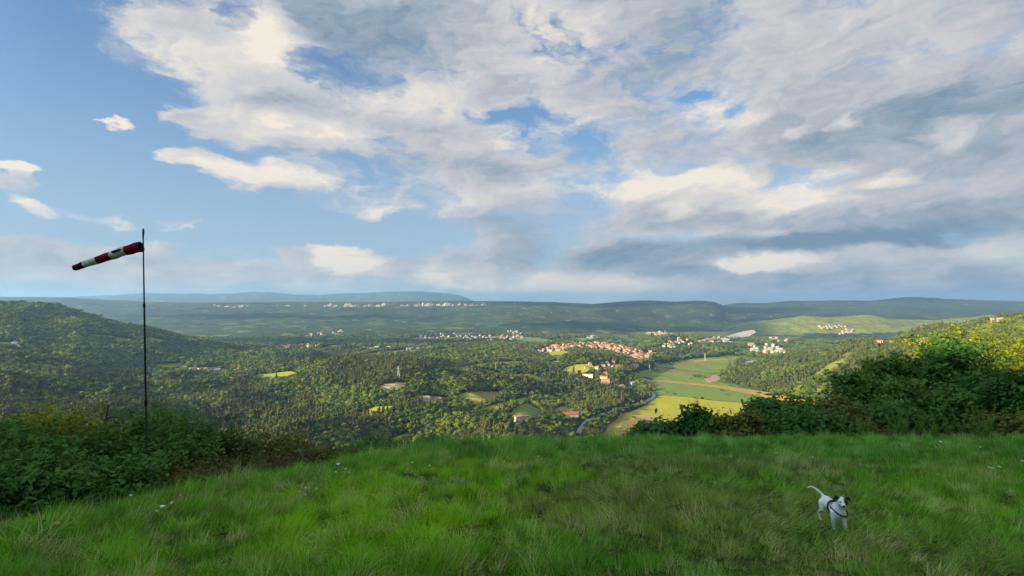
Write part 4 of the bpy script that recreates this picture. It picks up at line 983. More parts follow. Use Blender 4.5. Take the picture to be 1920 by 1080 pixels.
# ================================================================== SHRUBS AND TREES AT THE EDGE OF THE MEADOW
def near_leaf(name, c1, c2, c3, trans=.35, sc=.9):
    return foliage_mat(name, c1, c2, c3, trans, sc, .30)
L_GREEN = near_leaf('bramble_leaves', (0.052, 0.136, 0.028), (0.090, 0.205, 0.038), (0.148, 0.260, 0.042))
L_DARK = near_leaf('hazel_leaves', (0.046, 0.134, 0.033), (0.077, 0.202, 0.041), (0.143, 0.270, 0.045))
L_LIME = near_leaf('acacia_foliage', (0.174, 0.270, 0.028), (0.295, 0.356, 0.031), (0.409, 0.391, 0.038), .45)
L_OLIVE = near_leaf('oak_scrub', (0.086, 0.119, 0.031), (0.148, 0.166, 0.038), (0.209, 0.200, 0.049))
L_DRY = near_leaf('dry_bramble', (.11, .085, .035), (.16, .12, .055), (.14, .15, .045), .2)
L_PALE = near_leaf('willow_herb', (0.095, 0.200, 0.030), (0.130, 0.250, 0.040), (0.180, 0.290, 0.055))
TWIG = simple_mat('twig', (.09, .065, .045), var=.5, scale=9)
def tube(bm, pts, r0, r1, seg=5):
    prev = None
    for i, p in enumerate(pts):
        p = Vector(p); d = (Vector(pts[min(i + 1, len(pts) - 1)]) - Vector(pts[max(i - 1, 0)])).normalized()
        a = d.orthogonal().normalized(); b = d.cross(a); r = r0 + (r1 - r0) * i / (len(pts) - 1)
        ring = [bm.verts.new(p + (a * math.cos(k * 2 * math.pi / seg) + b * math.sin(k * 2 * math.pi / seg)) * r) for k in range(seg)]
        if prev:
            # match rings by nearest start to avoid twist
            o = min(range(seg), key=lambda q: (ring[q].co - prev[0].co - (p - Vector(pts[i - 1]))).length)
            ring = ring[o:] + ring[:o]
            for k in range(seg): bm.faces.new((prev[k], prev[(k + 1) % seg], ring[(k + 1) % seg], ring[k]))
        prev = ring
def shrub(name, label, x, y, w, h, mat, seed, nleaf=4200, leaf=.05, stems=6, group=None, spray=.42, drop=.15, cat=None, narrow=.5, low=.12, lobn=11):
    rg = np.random.default_rng(seed); zb = float(ground(x, y)) - .05
    # lobes: the crown's main masses
    K_ = lobn; ang = rg.uniform(0, 6.283, K_); rd = np.sqrt(rg.uniform(0, 1, K_)) * .34 * w; zz = rg.uniform(low + .1, .80, K_) * h
    rd *= np.sqrt(np.clip(1.15 - (zz / h) ** 2, .1, 1)); lx, ly = np.cos(ang) * rd, np.sin(ang) * rd; lr = rg.uniform(.17, .30, K_) * w; lh = rg.uniform(.16, .26, K_) * h
    zz = np.minimum(zz, h * .97 - lh)
    # twigs grow outwards from the lobes and carry the leaves
    per = 26; B = nleaf // per
    li = rg.integers(0, K_, B); d = rg.normal(size=(B, 3)); d[:, 2] = d[:, 2] * .8 + .35; d /= np.linalg.norm(d, axis=1)[:, None]
    root = np.stack([lx[li], ly[li], zz[li]], 1) + d * np.stack([lr[li], lr[li], lh[li]], 1) * rg.uniform(.25, .8, B)[:, None]
    L = rg.uniform(.5, 1.1, B) * spray * (.5 + .5 * min(w, h)); td = d + rg.normal(0, .35, (B, 3)); td[:, 2] += .25; td /= np.linalg.norm(td, axis=1)[:, None]
    t = rg.uniform(.0, 1.0, (B, per)); c = root[:, None] + td[:, None] * (t * L[:, None])[..., None]; c[..., 2] -= drop * (t ** 2) * L[:, None]
    side = rg.normal(0, 1, (B, per, 3)) * (leaf * 1.1); c = (c + side).reshape(-1, 3)
    n = len(c); up = rg.normal(0, .6, (n, 3)); up[:, 2] += 1.0; up += np.repeat(d, per, 0) * .5; up /= np.linalg.norm(up, axis=1)[:, None]
    a1 = np.cross(up, rg.normal(size=(n, 3))); a1 /= np.linalg.norm(a1, axis=1)[:, None] + 1e-9; a2 = np.cross(up, a1); s = (leaf * rg.uniform(.6, 1.35, n))[:, None]
    k = c[:, 2] > .02
    c, a1, a2, s, up = c[k], a1[k], a2[k], s[k], up[k]; n = len(c)
    V = np.stack([c - a1 * s, c + a2 * s * narrow - a1 * s * .1, c + a1 * s - up * s * .25, c - a2 * s * narrow - a1 * s * .1], 1).reshape(-1, 3)
    Fc = np.arange(n * 4).reshape(-1, 4)
    e = bpy.data.objects.new(name, None); COL.objects.link(e); e.location = (x, y, zb); e['label'] = label; e['category'] = cat or ('tree' if 'tree' in name else 'shrub')
    if group: e['group'] = group
    mesh_np('foliage', V, Fc, mat, parent=e)
    for i in range(stems):
        q = rg.integers(K_); b_ = bmesh.new(); bx, by = rg.normal(0, .05 * w, 2)
        tp = (lx[q], ly[q], zz[q]); mid = ((bx + tp[0]) * .5 + rg.normal(0, .05 * w), (by + tp[1]) * .5 + rg.normal(0, .05 * w), tp[2] * .5)
        r = .012 + .012 * h; tube(b_, [(bx, by, -.15), mid, tp, (tp[0] + .15 * (tp[0] - mid[0]), tp[1] + .15 * (tp[1] - mid[1]), tp[2] + lh[q] * .3)], r, r * .3)
        bm_obj('stem' if 'tree' not in name else 'trunk', b_, TWIG, e)
    return e
def at_pix(px, D): return (px - 960) / F * D, D
def shrub_px(name, label, px, D, top, wpx, mat, seed, **kw):
    x, y = at_pix(px, D); zb = float(ground(x, y)); zt = (HY - top) / F * D; h = max(zt - zb, .3) * (1.13 if 'tree' in name else 1.0 if px > 1000 else 1.08); w = wpx / F * D * 1.12
    return shrub(name, label, x, y, w, h, mat, seed, **kw)
NL = 4600
left = [
 ('dark leafy shrub at the far left edge of the meadow', 8, 6.7, 796, 210, L_GREEN), ('bushy shrub with a yellow lit crown left of the dead stump', 108, 8.2, 776, 150, L_LIME),
 ('broad bramble mound in front at the far left', 55, 6.1, 868, 190, L_DARK), ('green shrub just left of the windsock pole', 178, 7.6, 806, 170, L_GREEN), ('tall dark shrub rising around the windsock pole', 292, 9.7, 765, 150, L_DARK),
 ('low bramble in front of the windsock pole', 232, 6.9, 868, 150, L_DARK), ('mid green shrub right of the windsock pole', 350, 9.0, 794, 160, L_GREEN), ('leafy shrub third right of the windsock pole', 425, 9.4, 808, 140, L_GREEN),
 ('low green shrub above the grey post', 330, 8.0, 838, 140, L_GREEN), ('thin olive shrub behind the dry brambles', 505, 10.0, 826, 150, L_OLIVE), ('olive shrub where the left thicket ends', 590, 10.6, 842, 130, L_OLIVE),
 ('bramble tangle hanging low over the grass on the left', 140, 6.3, 905, 160, L_DARK), ('shrub behind the bramble tangle', 120, 7.2, 835, 160, L_GREEN), ('leafy shrub between the yellow crown and the pole', 235, 8.4, 800, 120, L_GREEN),
 ('large shrub past the left edge of the view', -80, 7.0, 800, 220, L_GREEN), ('low dark bramble at the left end of the grass', -20, 5.6, 905, 160, L_DARK), ('grey green willow shrub leaning to the right', 95, 6.5, 880, 110, L_PALE),
]
for i, (lb, px, D, top, wpx, m_) in enumerate(left):
    shrub_px('shrub', lb, px, D, top, wpx, m_, 100 + i, nleaf=NL, leaf=.042, spray=.5, low=.05)
for i, (lb, px, D, top, wpx) in enumerate((('dry brown bramble patch left of the grass', 450, 7.9, 868, 130), ('brown withered stalks beside the grey post', 375, 7.4, 880, 90), ('thin dry bramble in front of the olive shrub', 520, 9.0, 862, 110))):
    shrub_px('dry_bush', lb, px, D, top, wpx, L_DRY, 150 + i, nleaf=1500, leaf=.026, stems=22, spray=.6, narrow=.25, cat='dry bush')
for i, (lb, px, D, top, wpx, m_) in enumerate((('dark bramble just over the crest right of the thicket', 655, 11.0, 846, 100, L_DARK), ('low bramble over the crest behind the white flowers', 735, 12.0, 834, 110, L_DARK), ('small leafy bramble at the end of the crest scrub', 815, 13.0, 823, 80, L_GREEN), ('sprawling green bush over the crest at the thicket end', 690, 13.5, 826, 90, L_GREEN))):
    shrub_px('shrub', lb, px, D, top, wpx, m_, 170 + i, nleaf=3200, leaf=.042)
right = [
 ('small dark shrub at the left end of the right thicket', 1212, 14.5, 797, 60, L_DARK, 'shrub'), ('knobbly dark shrub second in the right thicket', 1255, 15, 788, 72, L_DARK, 'shrub'), ('upright shrub with a ragged top against the meadow', 1312, 15, 764, 70, L_DARK, 'shrub'),
 ('low shrub filling the dip in the right thicket', 1362, 14.5, 786, 70, L_OLIVE, 'shrub'), ('tall loose shrub standing against the yellow field', 1418, 16, 742, 70, L_GREEN, 'shrub'), ('bushy shrub right of the tall loose one', 1472, 15.5, 748, 95, L_GREEN, 'shrub'),
 ('olive shrub under the far end of the orange stubble', 1535, 16, 730, 100, L_OLIVE, 'shrub'), ('rounded green tree left of the small yellow crown', 1598, 17.5, 706, 96, L_GREEN, 'small_tree'), ('slim mid green tree with a pale tip', 1650, 18, 684, 76, L_GREEN, 'small_tree'),
 ('small yellow crown peeping above the right thicket', 1640, 20, 672, 56, L_LIME, 'small_tree'), ('yellow lit acacia behind the darkest tree', 1712, 20, 650, 104, L_LIME, 'small_tree'), ('broad dark green tree in the middle of the right thicket', 1790, 17, 652, 140, L_DARK, 'small_tree'),
 ('golden acacia crown above the broad dark tree', 1828, 20, 608, 190, L_LIME, 'small_tree'), ('golden acacia at the right edge of the view', 1905, 20, 622, 130, L_LIME, 'small_tree'), ('leafy acacia rising between the golden crowns', 1768, 21, 622, 110, L_LIME, 'small_tree'), ('tall acacia beyond the right edge of the view', 2010, 18, 615, 200, L_LIME, 'small_tree'),
 ('leafy hazel in the lower right thicket', 1690, 15.5, 712, 120, L_GREEN, 'shrub'), ('leafy hazel below the broad dark tree', 1770, 14.5, 728, 120, L_GREEN, 'shrub'), ('dense dark hazel at the foot of the golden acacias', 1860, 15, 690, 140, L_DARK, 'shrub'),
 ('low olive scrub between the field and the hazels', 1585, 14, 765, 110, L_OLIVE, 'shrub'), ('mixed green scrub under the slim mid green tree', 1650, 14, 745, 110, L_GREEN, 'shrub'), ('green scrub at the right end of the meadow', 1925, 13.5, 700, 130, L_DARK, 'shrub'),
 ('low dark scrub in front of the bushy shrub', 1478, 13.8, 782, 90, L_DARK, 'shrub'), ('low brushy scrub right of the ragged shrub', 1408, 14, 778, 80, L_OLIVE, 'shrub'), ('dark brush at the foot of the olive shrub', 1530, 13.8, 778, 90, L_DARK, 'shrub'),
 ('low dark bramble at the right end of the thicket', 1885, 12.6, 782, 110, L_OLIVE, 'shrub'), ('dark shrub past the right edge of the view', 2040, 13.5, 690, 190, L_DARK, 'shrub'),
]
for i, (lb, px, D, top, wpx, m_, nm) in enumerate(right):
    tree = nm != 'shrub'
    shrub_px(nm, lb, px, D, top, wpx, m_, 200 + i, nleaf=8200 if tree else 5600, leaf=.078 if m_ is not L_LIME else .062, spray=.42 if tree else .36, low=.25 if tree else .05, stems=8, lobn=15)
# tall pale herbs in front of the right thicket
rgp = np.random.default_rng(5)
for i in range(20):
    px = rgp.choice([rgp.uniform(1580, 1720), rgp.uniform(1690, 1860)]); D = rgp.uniform(11.0, 12.4); x, y = at_pix(px, D); h = rgp.uniform(.45, .95); zb = float(ground(x, y))
    e = bpy.data.objects.new('tall_herb', None); COL.objects.link(e); e.location = (x, y, zb - .02); e['category'] = 'plant'; e['label'] = 'tall pale green herb standing in front of the right thicket'; e['group'] = 'tall herbs in front of the right thicket'
    V = []; Fc = []; b_ = bmesh.new()
    for s in range(5):
        lean = rgp.normal(0, .18, 2) * h; pts = [(rgp.normal(0, .04), rgp.normal(0, .04), 0), (lean[0] * .4, lean[1] * .4, h * .5), (lean[0], lean[1], h * rgp.uniform(.8, 1.05))]; tube(b_, pts, .006, .002, 3)
        for k in range(26):
            t = rgp.uniform(.15, 1); p = np.array(pts[1]) * min(2 * t, 1) if t < .5 else np.array(pts[1]) + (np.array(pts[2]) - np.array(pts[1])) * (2 * t - 1)
            a = rgp.uniform(0, 6.283); u = np.array([math.cos(a), math.sin(a), .55]); v = np.array([-math.sin(a), math.cos(a), 0]); L = .075 * (1.2 - .7 * t); o = len(V)
            V += [p, p + u * L * .5 + v * L * .16, p + u * L, p + u * L * .5 - v * L * .16]; Fc.append((o, o + 1, o + 2, o + 3))
    mesh_np('leaves', V, Fc, L_PALE, parent=e); bm_obj('stalk', b_, L_PALE, e)

# dead snag
x, y = at_pix(205, 8.8); zb = float(ground(x, y))
e = bpy.data.objects.new('dead_stump', None); COL.objects.link(e); e.location = (x, y, zb); e['label'] = 'thin dead snag with a broken fork above the left shrubs'; e['category'] = 'dead tree'
zt = (HY - 757) / F * 8.8 - zb; b_ = bmesh.new(); tube(b_, [(-.06, 0, -.1), (-.05, 0, zt * .5), (-.02, 0, zt * .8), (.02, 0, zt)], .030, .012); bm_obj('trunk', b_, TWIG, e)
b_ = bmesh.new(); tube(b_, [(-.03, 0, zt * .82), (.06, 0, zt * .86), (.16, .02, zt * .855)], .022, .010, 4); bm_obj('branch', b_, TWIG, e)
b_ = bmesh.new(); tube(b_, [(-.03, 0, zt * .80), (-.09, 0, zt * .84), (-.12, .02, zt * .9)], .014, .006, 4); bm_obj('branch', b_, TWIG, e)

# grey post in the bramble
x, y = at_pix(291, 7.05); zb = float(ground(x, y)); zt = (HY - 868) / F * 7.05
POSTM = simple_mat('weathered_wood', (.22, .21, .19), var=.6, scale=14)
b_ = bmesh.new(); tube(b_, [(0, 0, -.1), (.012, 0, .25), (.0, 0, zt - zb)], .028, .022, 8); bmesh.ops.holes_fill(b_, edges=b_.edges)
o = bm_obj('post', b_, POSTM, None, (x, y, zb)); o['label'] = 'short weathered grey post among the brambles'; o['category'] = 'post'

# ================================================================== GRASS
def grass_mat(name, dry):
    m, t, k, b = material(name); P = pos(t); rnd = t.nodes.new('ShaderNodeObjectInfo').outputs['Random']
    lush = k.noise(P, .42, 4, .6); fine = k.noise(P, 2.2, 3, .6)
    sp = t.nodes.new('ShaderNodeSeparateXYZ'); t.links.new(P, sp.inputs[0])
    def zone(cx, cy, rx, ry):    # 1 inside a patch of the meadow, fading out
        a = k.m('MULTIPLY', k.sub(sp.outputs[0], cx), 1 / rx); c = k.m('MULTIPLY', k.sub(sp.outputs[1], cy), 1 / ry)
        return k.smooth(k.add(k.add(k.mul(a, a), k.mul(c, c)), k.mul(k.sub(lush, .5), 2.4)), 1.3, .25)
    worn = k.m('MAXIMUM', k.m('MAXIMUM', zone(2.1, 5.9, 2.3, 1.35), zone(3.2, 8.2, 2.6, .9)), k.mul(zone(2.9, 4.3, 1.6, .8), .8))
    rich = k.m('MAXIMUM', zone(-1.1, 5.6, 1.9, 1.6), k.mul(zone(-.2, 7.6, 2.2, .8), .8))
    c0 = k.mix(k.smooth(lush, .35, .65), (.050, .140, .010), (.088, .185, .014))
    c1 = k.mix(k.mul(rich, .85), c0, (.115, .220, .006))
    c2 = k.mix(k.mul(worn, .62), c1, (.125, .145, .035))
    c3 = k.mix(k.mul(k.smooth(k.add(fine, k.mul(rnd, .25)), .66, .84), .7), c2, (.19, .175, .075))
    if dry: c3 = k.mix(.75, c3, (.23, .185, .095))
    far = k.smooth(sp.outputs[1], 7.2, 9.6); c3 = k.mix(k.mul(far, .35), c3, (.050, .145, .030))
    n = t.nodes.new('ShaderNodeVectorMath'); n.operation = 'SCALE'; t.links.new(c3, n.inputs[0]); t.links.new(k.add(1.3, k.mul(rnd, 2.5)), n.inputs['Scale'])
    t.links.new(n.outputs[0], b.inputs['Base Color']); b.inputs['Roughness'].default_value = .7; b.inputs['Specular IOR Level'].default_value = .12
    tr = t.nodes.new('ShaderNodeBsdfTranslucent'); t.links.new(n.outputs[0], tr.inputs[0]); mx = t.nodes.new('ShaderNodeMixShader'); mx.inputs[0].default_value = .38
    t.links.new(b.outputs[0], mx.inputs[1]); t.links.new(tr.outputs[0], mx.inputs[2]); t.links.new(mx.outputs[0], t.nodes['Material Output'].inputs['Surface'])
    return m
GR = grass_mat('meadow_grass', False); GD = grass_mat('dry_grass', True)
glib = bpy.data.collections.new('grass_kinds')
def tuft(i, nb, hgt, width, spread, droop, mat):
    rg = np.random.default_rng(900 + i); V = []; Fc = []
    for b in range(nb):
        a = rg.uniform(0, 6.283); r = spread * math.sqrt(rg.random()); p = np.array([math.cos(a) * r, math.sin(a) * r, -.02]); h = hgt * rg.uniform(.5, 1.15); az_ = a + rg.normal(0, .9)
        dr = np.array([math.cos(az_), math.sin(az_), 0]); sd = np.array([-math.sin(az_), math.cos(az_), 0]); le = rg.uniform(.15, 1.0) * droop
        w = width * rg.uniform(.7, 1.3); o = len(V); pr = p
        for s, tt in enumerate((0, .38, .72, 1.0)):
            c = p + np.array([0, 0, 1.0]) * h * (tt - .42 * le * tt * tt) + dr * h * le * .9 * tt * tt
            ww = w * (1 - .92 * tt ** 1.5); V += [c - sd * ww, c + sd * ww]
            if s: Fc.append((o + 2 * s - 2, o + 2 * s - 1, o + 2 * s + 1, o + 2 * s))
    me = bpy.data.meshes.new('tuft'); me.from_pydata([tuple(v) for v in V], [], Fc); me.materials.append(mat); me.update()
    ob = bpy.data.objects.new('tuft_%02d' % i, me); glib.objects.link(ob)
for i in range(4): tuft(i, 46, .21, .0034, .10, .9, GR)
for i in range(4, 6): tuft(i, 40, .25, .0036, .09, 1.35, GR)
tuft(6, 20, .32, .0022, .08, .8, GD); tuft(7, 46, .30, .0036, .11, .55, GR)
rg = np.random.default_rng(77); GP = []
for (y0, y1, step) in ((1.4, 4.2, .082), (4.2, 7.0, .088), (7.0, 10.6, .105), (10.6, 15.5, .16)):
    xs = np.arange(-y1 * 1.12 - .8, y1 * 1.12 + 3, step); ys = np.arange(y0, y1, step); X, Y = np.meshgrid(xs, ys); X = X.ravel() + rg.uniform(-.5, .5, X.size) * step; Y = Y.ravel() + rg.uniform(-.5, .5, Y.size) * step
    k = (X < Y * 1.10 + 3) & (X > -Y * 1.1 - .8); GP.append(np.stack([X[k], Y[k]], 1))
GP = np.concatenate(GP); X, Y = GP[:, 0], GP[:, 1]; r = np.hypot(X, Y); pxg = 960 + F * X / Y
yc = CREST(pxg)
k = ~((pxg < 620) & (Y > yc + 1.2)) & ~((Y > yc + 3.5) & (pxg < 1180)) & (r > 1.3); X, Y, pxg, yc = X[k], Y[k], pxg[k], yc[k]
n1g = fbm(X, Y, 1.7, 3, 61); n2g = fbm(X, Y, .55, 2, 62); flow = fbm(X, Y, 2.6, 2, 63) * 3.5 + .6
matted = np.clip(np.maximum(1.25 - np.hypot((X - 2.1) / 2.5, (Y - 6.0) / 1.7), 1.1 - np.hypot((X - 2.0) / 2.6, (Y - 4.0) / 1.1)) * 1.6 + n1g, 0, 1)
lean = np.radians(10 + 16 * np.clip(n1g + .3, 0, 1) + 46 * matted * np.clip(.6 + n2g, .2, 1.2) + rg.uniform(0, 14, len(X)))
# lean each tuft along the flow: rotate about the horizontal axis at right angles to it, after a random spin
spin = rg.uniform(0, 6.283, len(X)); ax = np.stack([-np.sin(flow), np.cos(flow)], 1)
rotv = np.zeros((len(X), 3))
from mathutils import Quaternion
for i in range(len(X)):
    q = Quaternion((ax[i, 0], ax[i, 1], 0), lean[i]) @ Quaternion((0, 0, 1), spin[i]); e_ = q.to_euler(); rotv[i] = (e_.x, e_.y, e_.z)
crest_tall = np.clip(1 - np.abs(Y - yc - .3) / 1.6, 0, 1) * (pxg > 640) * (.45 + .35 * np.clip(fbm(X, Y, 1.3, 2, 64) * 2, -1, 1)) * np.interp(pxg, [640, 850, 960, 1080, 1500, 1900], [.3, .8, 1.35, .25, .15, .3])
n3g = fbm(X, Y, .33, 2, 66)
sc = np.clip(.74 + .4 * n1g + .45 * n2g + .7 * n3g, .3, 1.5) * rg.uniform(.75, 1.2, len(X)) * (1 + .9 * crest_tall)
u = rg.random(len(X)); idx = np.where(u < .60, rg.integers(0, 4, len(X)), np.where(u < .84, rg.integers(4, 6, len(X)), np.where(u < .90, 6, 7)))
idx = np.where((matted > .5) & (idx == 7), 5, idx); idx = np.where((matted > .45) & (rg.random(len(X)) < .10), 6, idx)
pts = np.stack([X, Y, ground(X, Y) - .01], 1)
sz = sc * np.where(matted > .4, .72, .84)
scatter_gn('meadow_grass', pts, rotv, np.stack([sc, sc, sz], 1), idx, glib)
print('GRASS', len(X))

# single white meadow flowers, a dry plant and fallen leaves
PETAL = flat_mat('white_petals', (.80, .80, .74), .6, .1); STEMM = flat_mat('flower_stem', (.07, .13, .03), .6)
def flower(px, py, label, size=.028, hgt=.24, dmin=None):
    q = unproject(px, py + 14, 1.5)
    x, y = q[0], q[1]; zb = float(ground(x, y)); zt = (HY - py) / F * y; h = max(zt - zb, .1)
    e = bpy.data.objects.new('wildflower', None); COL.objects.link(e); e.location = (x, y, zb); e['label'] = label; e['category'] = 'flower'; rgf = random.Random(px * 3 + py)
    b_ = bmesh.new(); tube(b_, [(0, 0, 0), (rgf.uniform(-.02, .02), 0, h * .6), (0, 0, h)], .003, .002, 3); bm_obj('stem', b_, STEMM, e)
    b_ = bmesh.new()
    for i in range(7):
        a = i * .9; rr_ = size * .55 * (i > 0); c = Vector((math.cos(a) * rr_, math.sin(a) * rr_, h + rgf.uniform(-.004, .008)))
        bmesh.ops.create_icosphere(b_, subdivisions=1, radius=size * .42, matrix=Matrix.Translation(c) @ Matrix.Diagonal((1, 1, .55, 1)))
    bm_obj('flower_head', b_, PETAL, e)
for px, py, lb, sz_ in ((305, 953, 'largest white flower in the grass below the windsock pole', .042), (322, 946, 'white flower right of the largest one below the pole', .024), (293, 963, 'small white flower left of the largest one', .022), (338, 932, 'tiny white flower nearest the brown brambles', .016),
    (634, 868, 'white umbel at the left end of the crest', .045), (648, 878, 'white umbel just below the crest one', .034), (630, 884, 'lower white umbel of the crest group', .034), (655, 885, 'right white umbel of the crest group', .024),
    (773, 866, 'pair of white blossoms on the crest grass', .028), (806, 872, 'small white blossom on the crest grass', .024), (1009, 853, 'single tiny white blossom near the middle of the crest', .022), (788, 853, 'white blossom highest on the crest grass', .024),
    (1874, 874, 'brightest white flower on the right of the meadow', .040), (1862, 877, 'white flower just left of the brightest one', .034), (1855, 875, 'left white flower of the group of three', .028), (1918, 862, 'white flower at the right edge of the meadow', .036),
    (1456, 847, 'pale flower on the upper right meadow', .026), (1524, 855, 'flat white umbel on the upper right meadow', .034), (1764, 826, 'white flower at the foot of the right thicket', .034), (1838, 836, 'small white flower near the right thicket', .026),
    (1370, 853, 'pale blossom left of the flat white umbel', .022), (136, 932, 'white blossom hanging in the left brambles', .05), (245, 930, 'faint white blossom in the brambles by the pole', .03)):
    flower(px, py, lb, sz_ * .72)
DRYM = flat_mat('dried_leaf', (.42, .38, .28), .8, .4, 20)
q = unproject(582, 940, 1.5); x, y = q[0], q[1]; zb = float(ground(x, y)); rgf = np.random.default_rng(3)
e = bpy.data.objects.new('dry_plant', None); COL.objects.link(e); e.location = (x, y, zb); e['label'] = 'withered plant with curled whitish leaves lying in the grass'; e['category'] = 'dry plant'
b_ = bmesh.new()
for i in range(7): a = rgf.uniform(0, 6.28); tube(b_, [(0, 0, 0), (math.cos(a) * .05, math.sin(a) * .03, .1), (math.cos(a) * .15, math.sin(a) * .08, .15 + rgf.uniform(0, .07))], .004, .002, 3)
bm_obj('stalk', b_, TWIG, e); V = []; Fc = []
for i in range(46):
    p = np.array([rgf.normal(0, .09), rgf.normal(0, .05), rgf.uniform(.07, .24)]); a = rgf.normal(size=3); a /= np.linalg.norm(a); c = np.cross(a, rgf.normal(size=3)); c /= np.linalg.norm(c); s = rgf.uniform(.012, .030); o = len(V)
    V += [p - a * s, p + c * s * .5, p + a * s, p - c * s * .5]; Fc.append((o, o + 1, o + 2, o + 3))
mesh_np('leaves', V, Fc, DRYM, parent=e)
FALL = flat_mat('fallen_leaf', (.34, .19, .08), .8, .5, 30)
for px, py, lb in ((78, 1018, 'leftmost yellow brown leaf lying in the grass'), (105, 1020, 'brown leaf in the middle of the three fallen leaves'), (136, 1015, 'rightmost curled leaf of the three in the grass')):
    q = unproject(px, py, 1.5); V = []; n_ = 7
    for i in range(n_ + 1):
        t = i / n_; w = .016 * math.sin(math.pi * min(t + .05, 1)); V += [(t * .085 - .04, -w, .02 * math.sin(t * 3)), (t * .085 - .04, w, .02 * math.sin(t * 3) + .01)]
    Fc = [(2 * i, 2 * i + 2, 2 * i + 3, 2 * i + 1) for i in range(n_)]
    o = mesh_np('fallen_leaf', V, Fc, FALL); o.location = (q[0], q[1], float(ground(q[0], q[1])) + .17); o.rotation_euler = (.2, .1, px * .3); o['label'] = lb; o['category'] = 'leaf'

# ================================================================== WINDSOCK
BLACKM = flat_mat('dark_pole_paint', (.018, .018, .026), .45, .2); GREENP = flat_mat('green_pole_paint', (.035, .06, .05), .5, .3)
PD = 7.75
xb, yb = at_pix(284, PD); xt, yt = at_pix(266, PD); zb = float(ground(xb, yb)); ztop = (HY - 429) / F * PD
pole = bpy.data.objects.new('windsock_pole', None); COL.objects.link(pole); pole.location = (xb, yb, zb); pole['label'] = 'thin dark jointed pole that carries the windsock'; pole['category'] = 'pole'
def pole_pt(z_):           # along the slightly bowed pole, relative to its foot
    t = max((z_ - zb) / (ztop - zb), 0); return Vector(((xt - xb) * t ** .9, 0, z_ - zb))
zz1 = (HY - 755) / F * PD; zz2 = (HY - 573) / F * PD
def seg(nm, za, zc, r0, r1, m_, n=8):
    b_ = bmesh.new(); tube(b_, [pole_pt(za + (zc - za) * i / n) for i in range(n + 1)], r0, r1, 10); bm_obj(nm, b_, m_, pole)
seg('lower_section', zb - .3, zz1, .017, .016, GREENP); seg('middle_section', zz1, zz2, .0135, .0125, BLACKM); seg('upper_section', zz2, ztop - .14, .0105, .009, BLACKM)
seg('collar', zz1 - .04, zz1 + .04, .023, .023, BLACKM, 2); seg('collar', zz2 - .03, zz2 + .03, .018, .018, BLACKM, 2)
b_ = bmesh.new(); tp = pole_pt(ztop - .15); tube(b_, [tp, tp + Vector((0, 0, .05)), tp + Vector((0, 0, .11))], .009, .016, 10); tube(b_, [tp + Vector((0, 0, .11)), tp + Vector((0, 0, .16))], .016, .007, 10)
bm_obj('finial', b_, BLACKM, pole)
REDC = flat_mat('red_cloth', (.24, .010, .014), .8, .35, 9); WHC = flat_mat('white_cloth', (.80, .76, .71), .8, .35, 9); DRED = flat_mat('dark_red_cloth', (.060, .005, .009), .8, .3, 9)
for m_ in (WHC, REDC):
    t_ = m_.node_tree; b0 = t_.nodes['Principled BSDF']; tr = t_.nodes.new('ShaderNodeBsdfTranslucent'); tr.inputs[0].default_value = (.5, .45, .4, 1) if m_ is WHC else (.3, .01, .01, 1); mx = t_.nodes.new('ShaderNodeMixShader'); mx.inputs[0].default_value = .25
    t_.links.new(b0.outputs[0], mx.inputs[1]); t_.links.new(tr.outputs[0], mx.inputs[2]); t_.links.new(mx.outputs[0], t_.nodes['Material Output'].inputs['Surface'])
sock = bpy.data.objects.new('windsock', None); COL.objects.link(sock)
def sp_(px, py, D=PD): x, y = at_pix(px, D); return Vector((x, y, (HY - py) / F * D))
base = sp_(264, 462); sock.location = base; sock['label'] = 'red and white striped windsock streaming to the left'; sock['category'] = 'windsock'
ctr = [(262, 463, 9.6), (250, 465.5, 9.4), (239, 469, 9.0), (225, 473.5, 8.4), (214, 478, 8.0), (202, 482, 7.6), (190, 486.5, 7.2), (178, 490.5, 6.7), (166, 494.5, 6.3), (154, 499.5, 5.9), (144.5, 503, 5.5)]
cp = [sp_(a, b) - base for a, b, _ in ctr]; cr_ = [c / F * PD * 1.0 for _, _, c in ctr]
for i in range(len(cp)): cp[i].y += -.06 * (i / 10)
def ring(t):
    i = min(int(t), len(cp) - 2); f = t - i; c = cp[i].lerp(cp[i + 1], f); r = cr_[i] * (1 - f) + cr_[i + 1] * f
    d = (cp[min(i + 1, 10)] - cp[max(i - 1, 0)] if f < .5 else cp[min(i + 2, 10)] - cp[i]).normalized(); a = Vector((0, 1, 0)) - d * d.y; a.normalize(); b = d.cross(a)
    return [c + (a * math.cos(q) + b * math.sin(q)) * r * (1 + .05 * math.sin(3 * q + 2.5 * t) + .04 * math.sin(5 * q - 3 * t)) for q in np.linspace(0, 2 * math.pi, 20, endpoint=False)]
for t0, t1, m_, nm in ((0, 2.2, REDC, 'red_band'), (2.2, 4.35, WHC, 'white_band'), (4.35, 6.4, REDC, 'red_band'), (6.4, 8.35, WHC, 'white_band'), (8.35, 10, DRED, 'red_band')):
    b_ = bmesh.new(); prev = None
    for t in np.linspace(t0, t1, 7):
        rv = [b_.verts.new(p) for p in ring(t)]
        if prev:
            for k in range(20): b_.faces.new((prev[k], prev[(k + 1) % 20], rv[(k + 1) % 20], rv[k])).smooth = True
        prev = rv
    o = bm_obj(nm, b_, m_, sock)
    sd_ = o.modifiers.new('cloth', 'SOLIDIFY'); sd_.thickness = .003
    if m_ is DRED: o['label'] = 'darkest red end band'
b_ = bmesh.new(); rp = ring(0); tube(b_, rp + [rp[0]], .006, .006, 5); bm_obj('mouth_hoop', b_, BLACKM, sock)
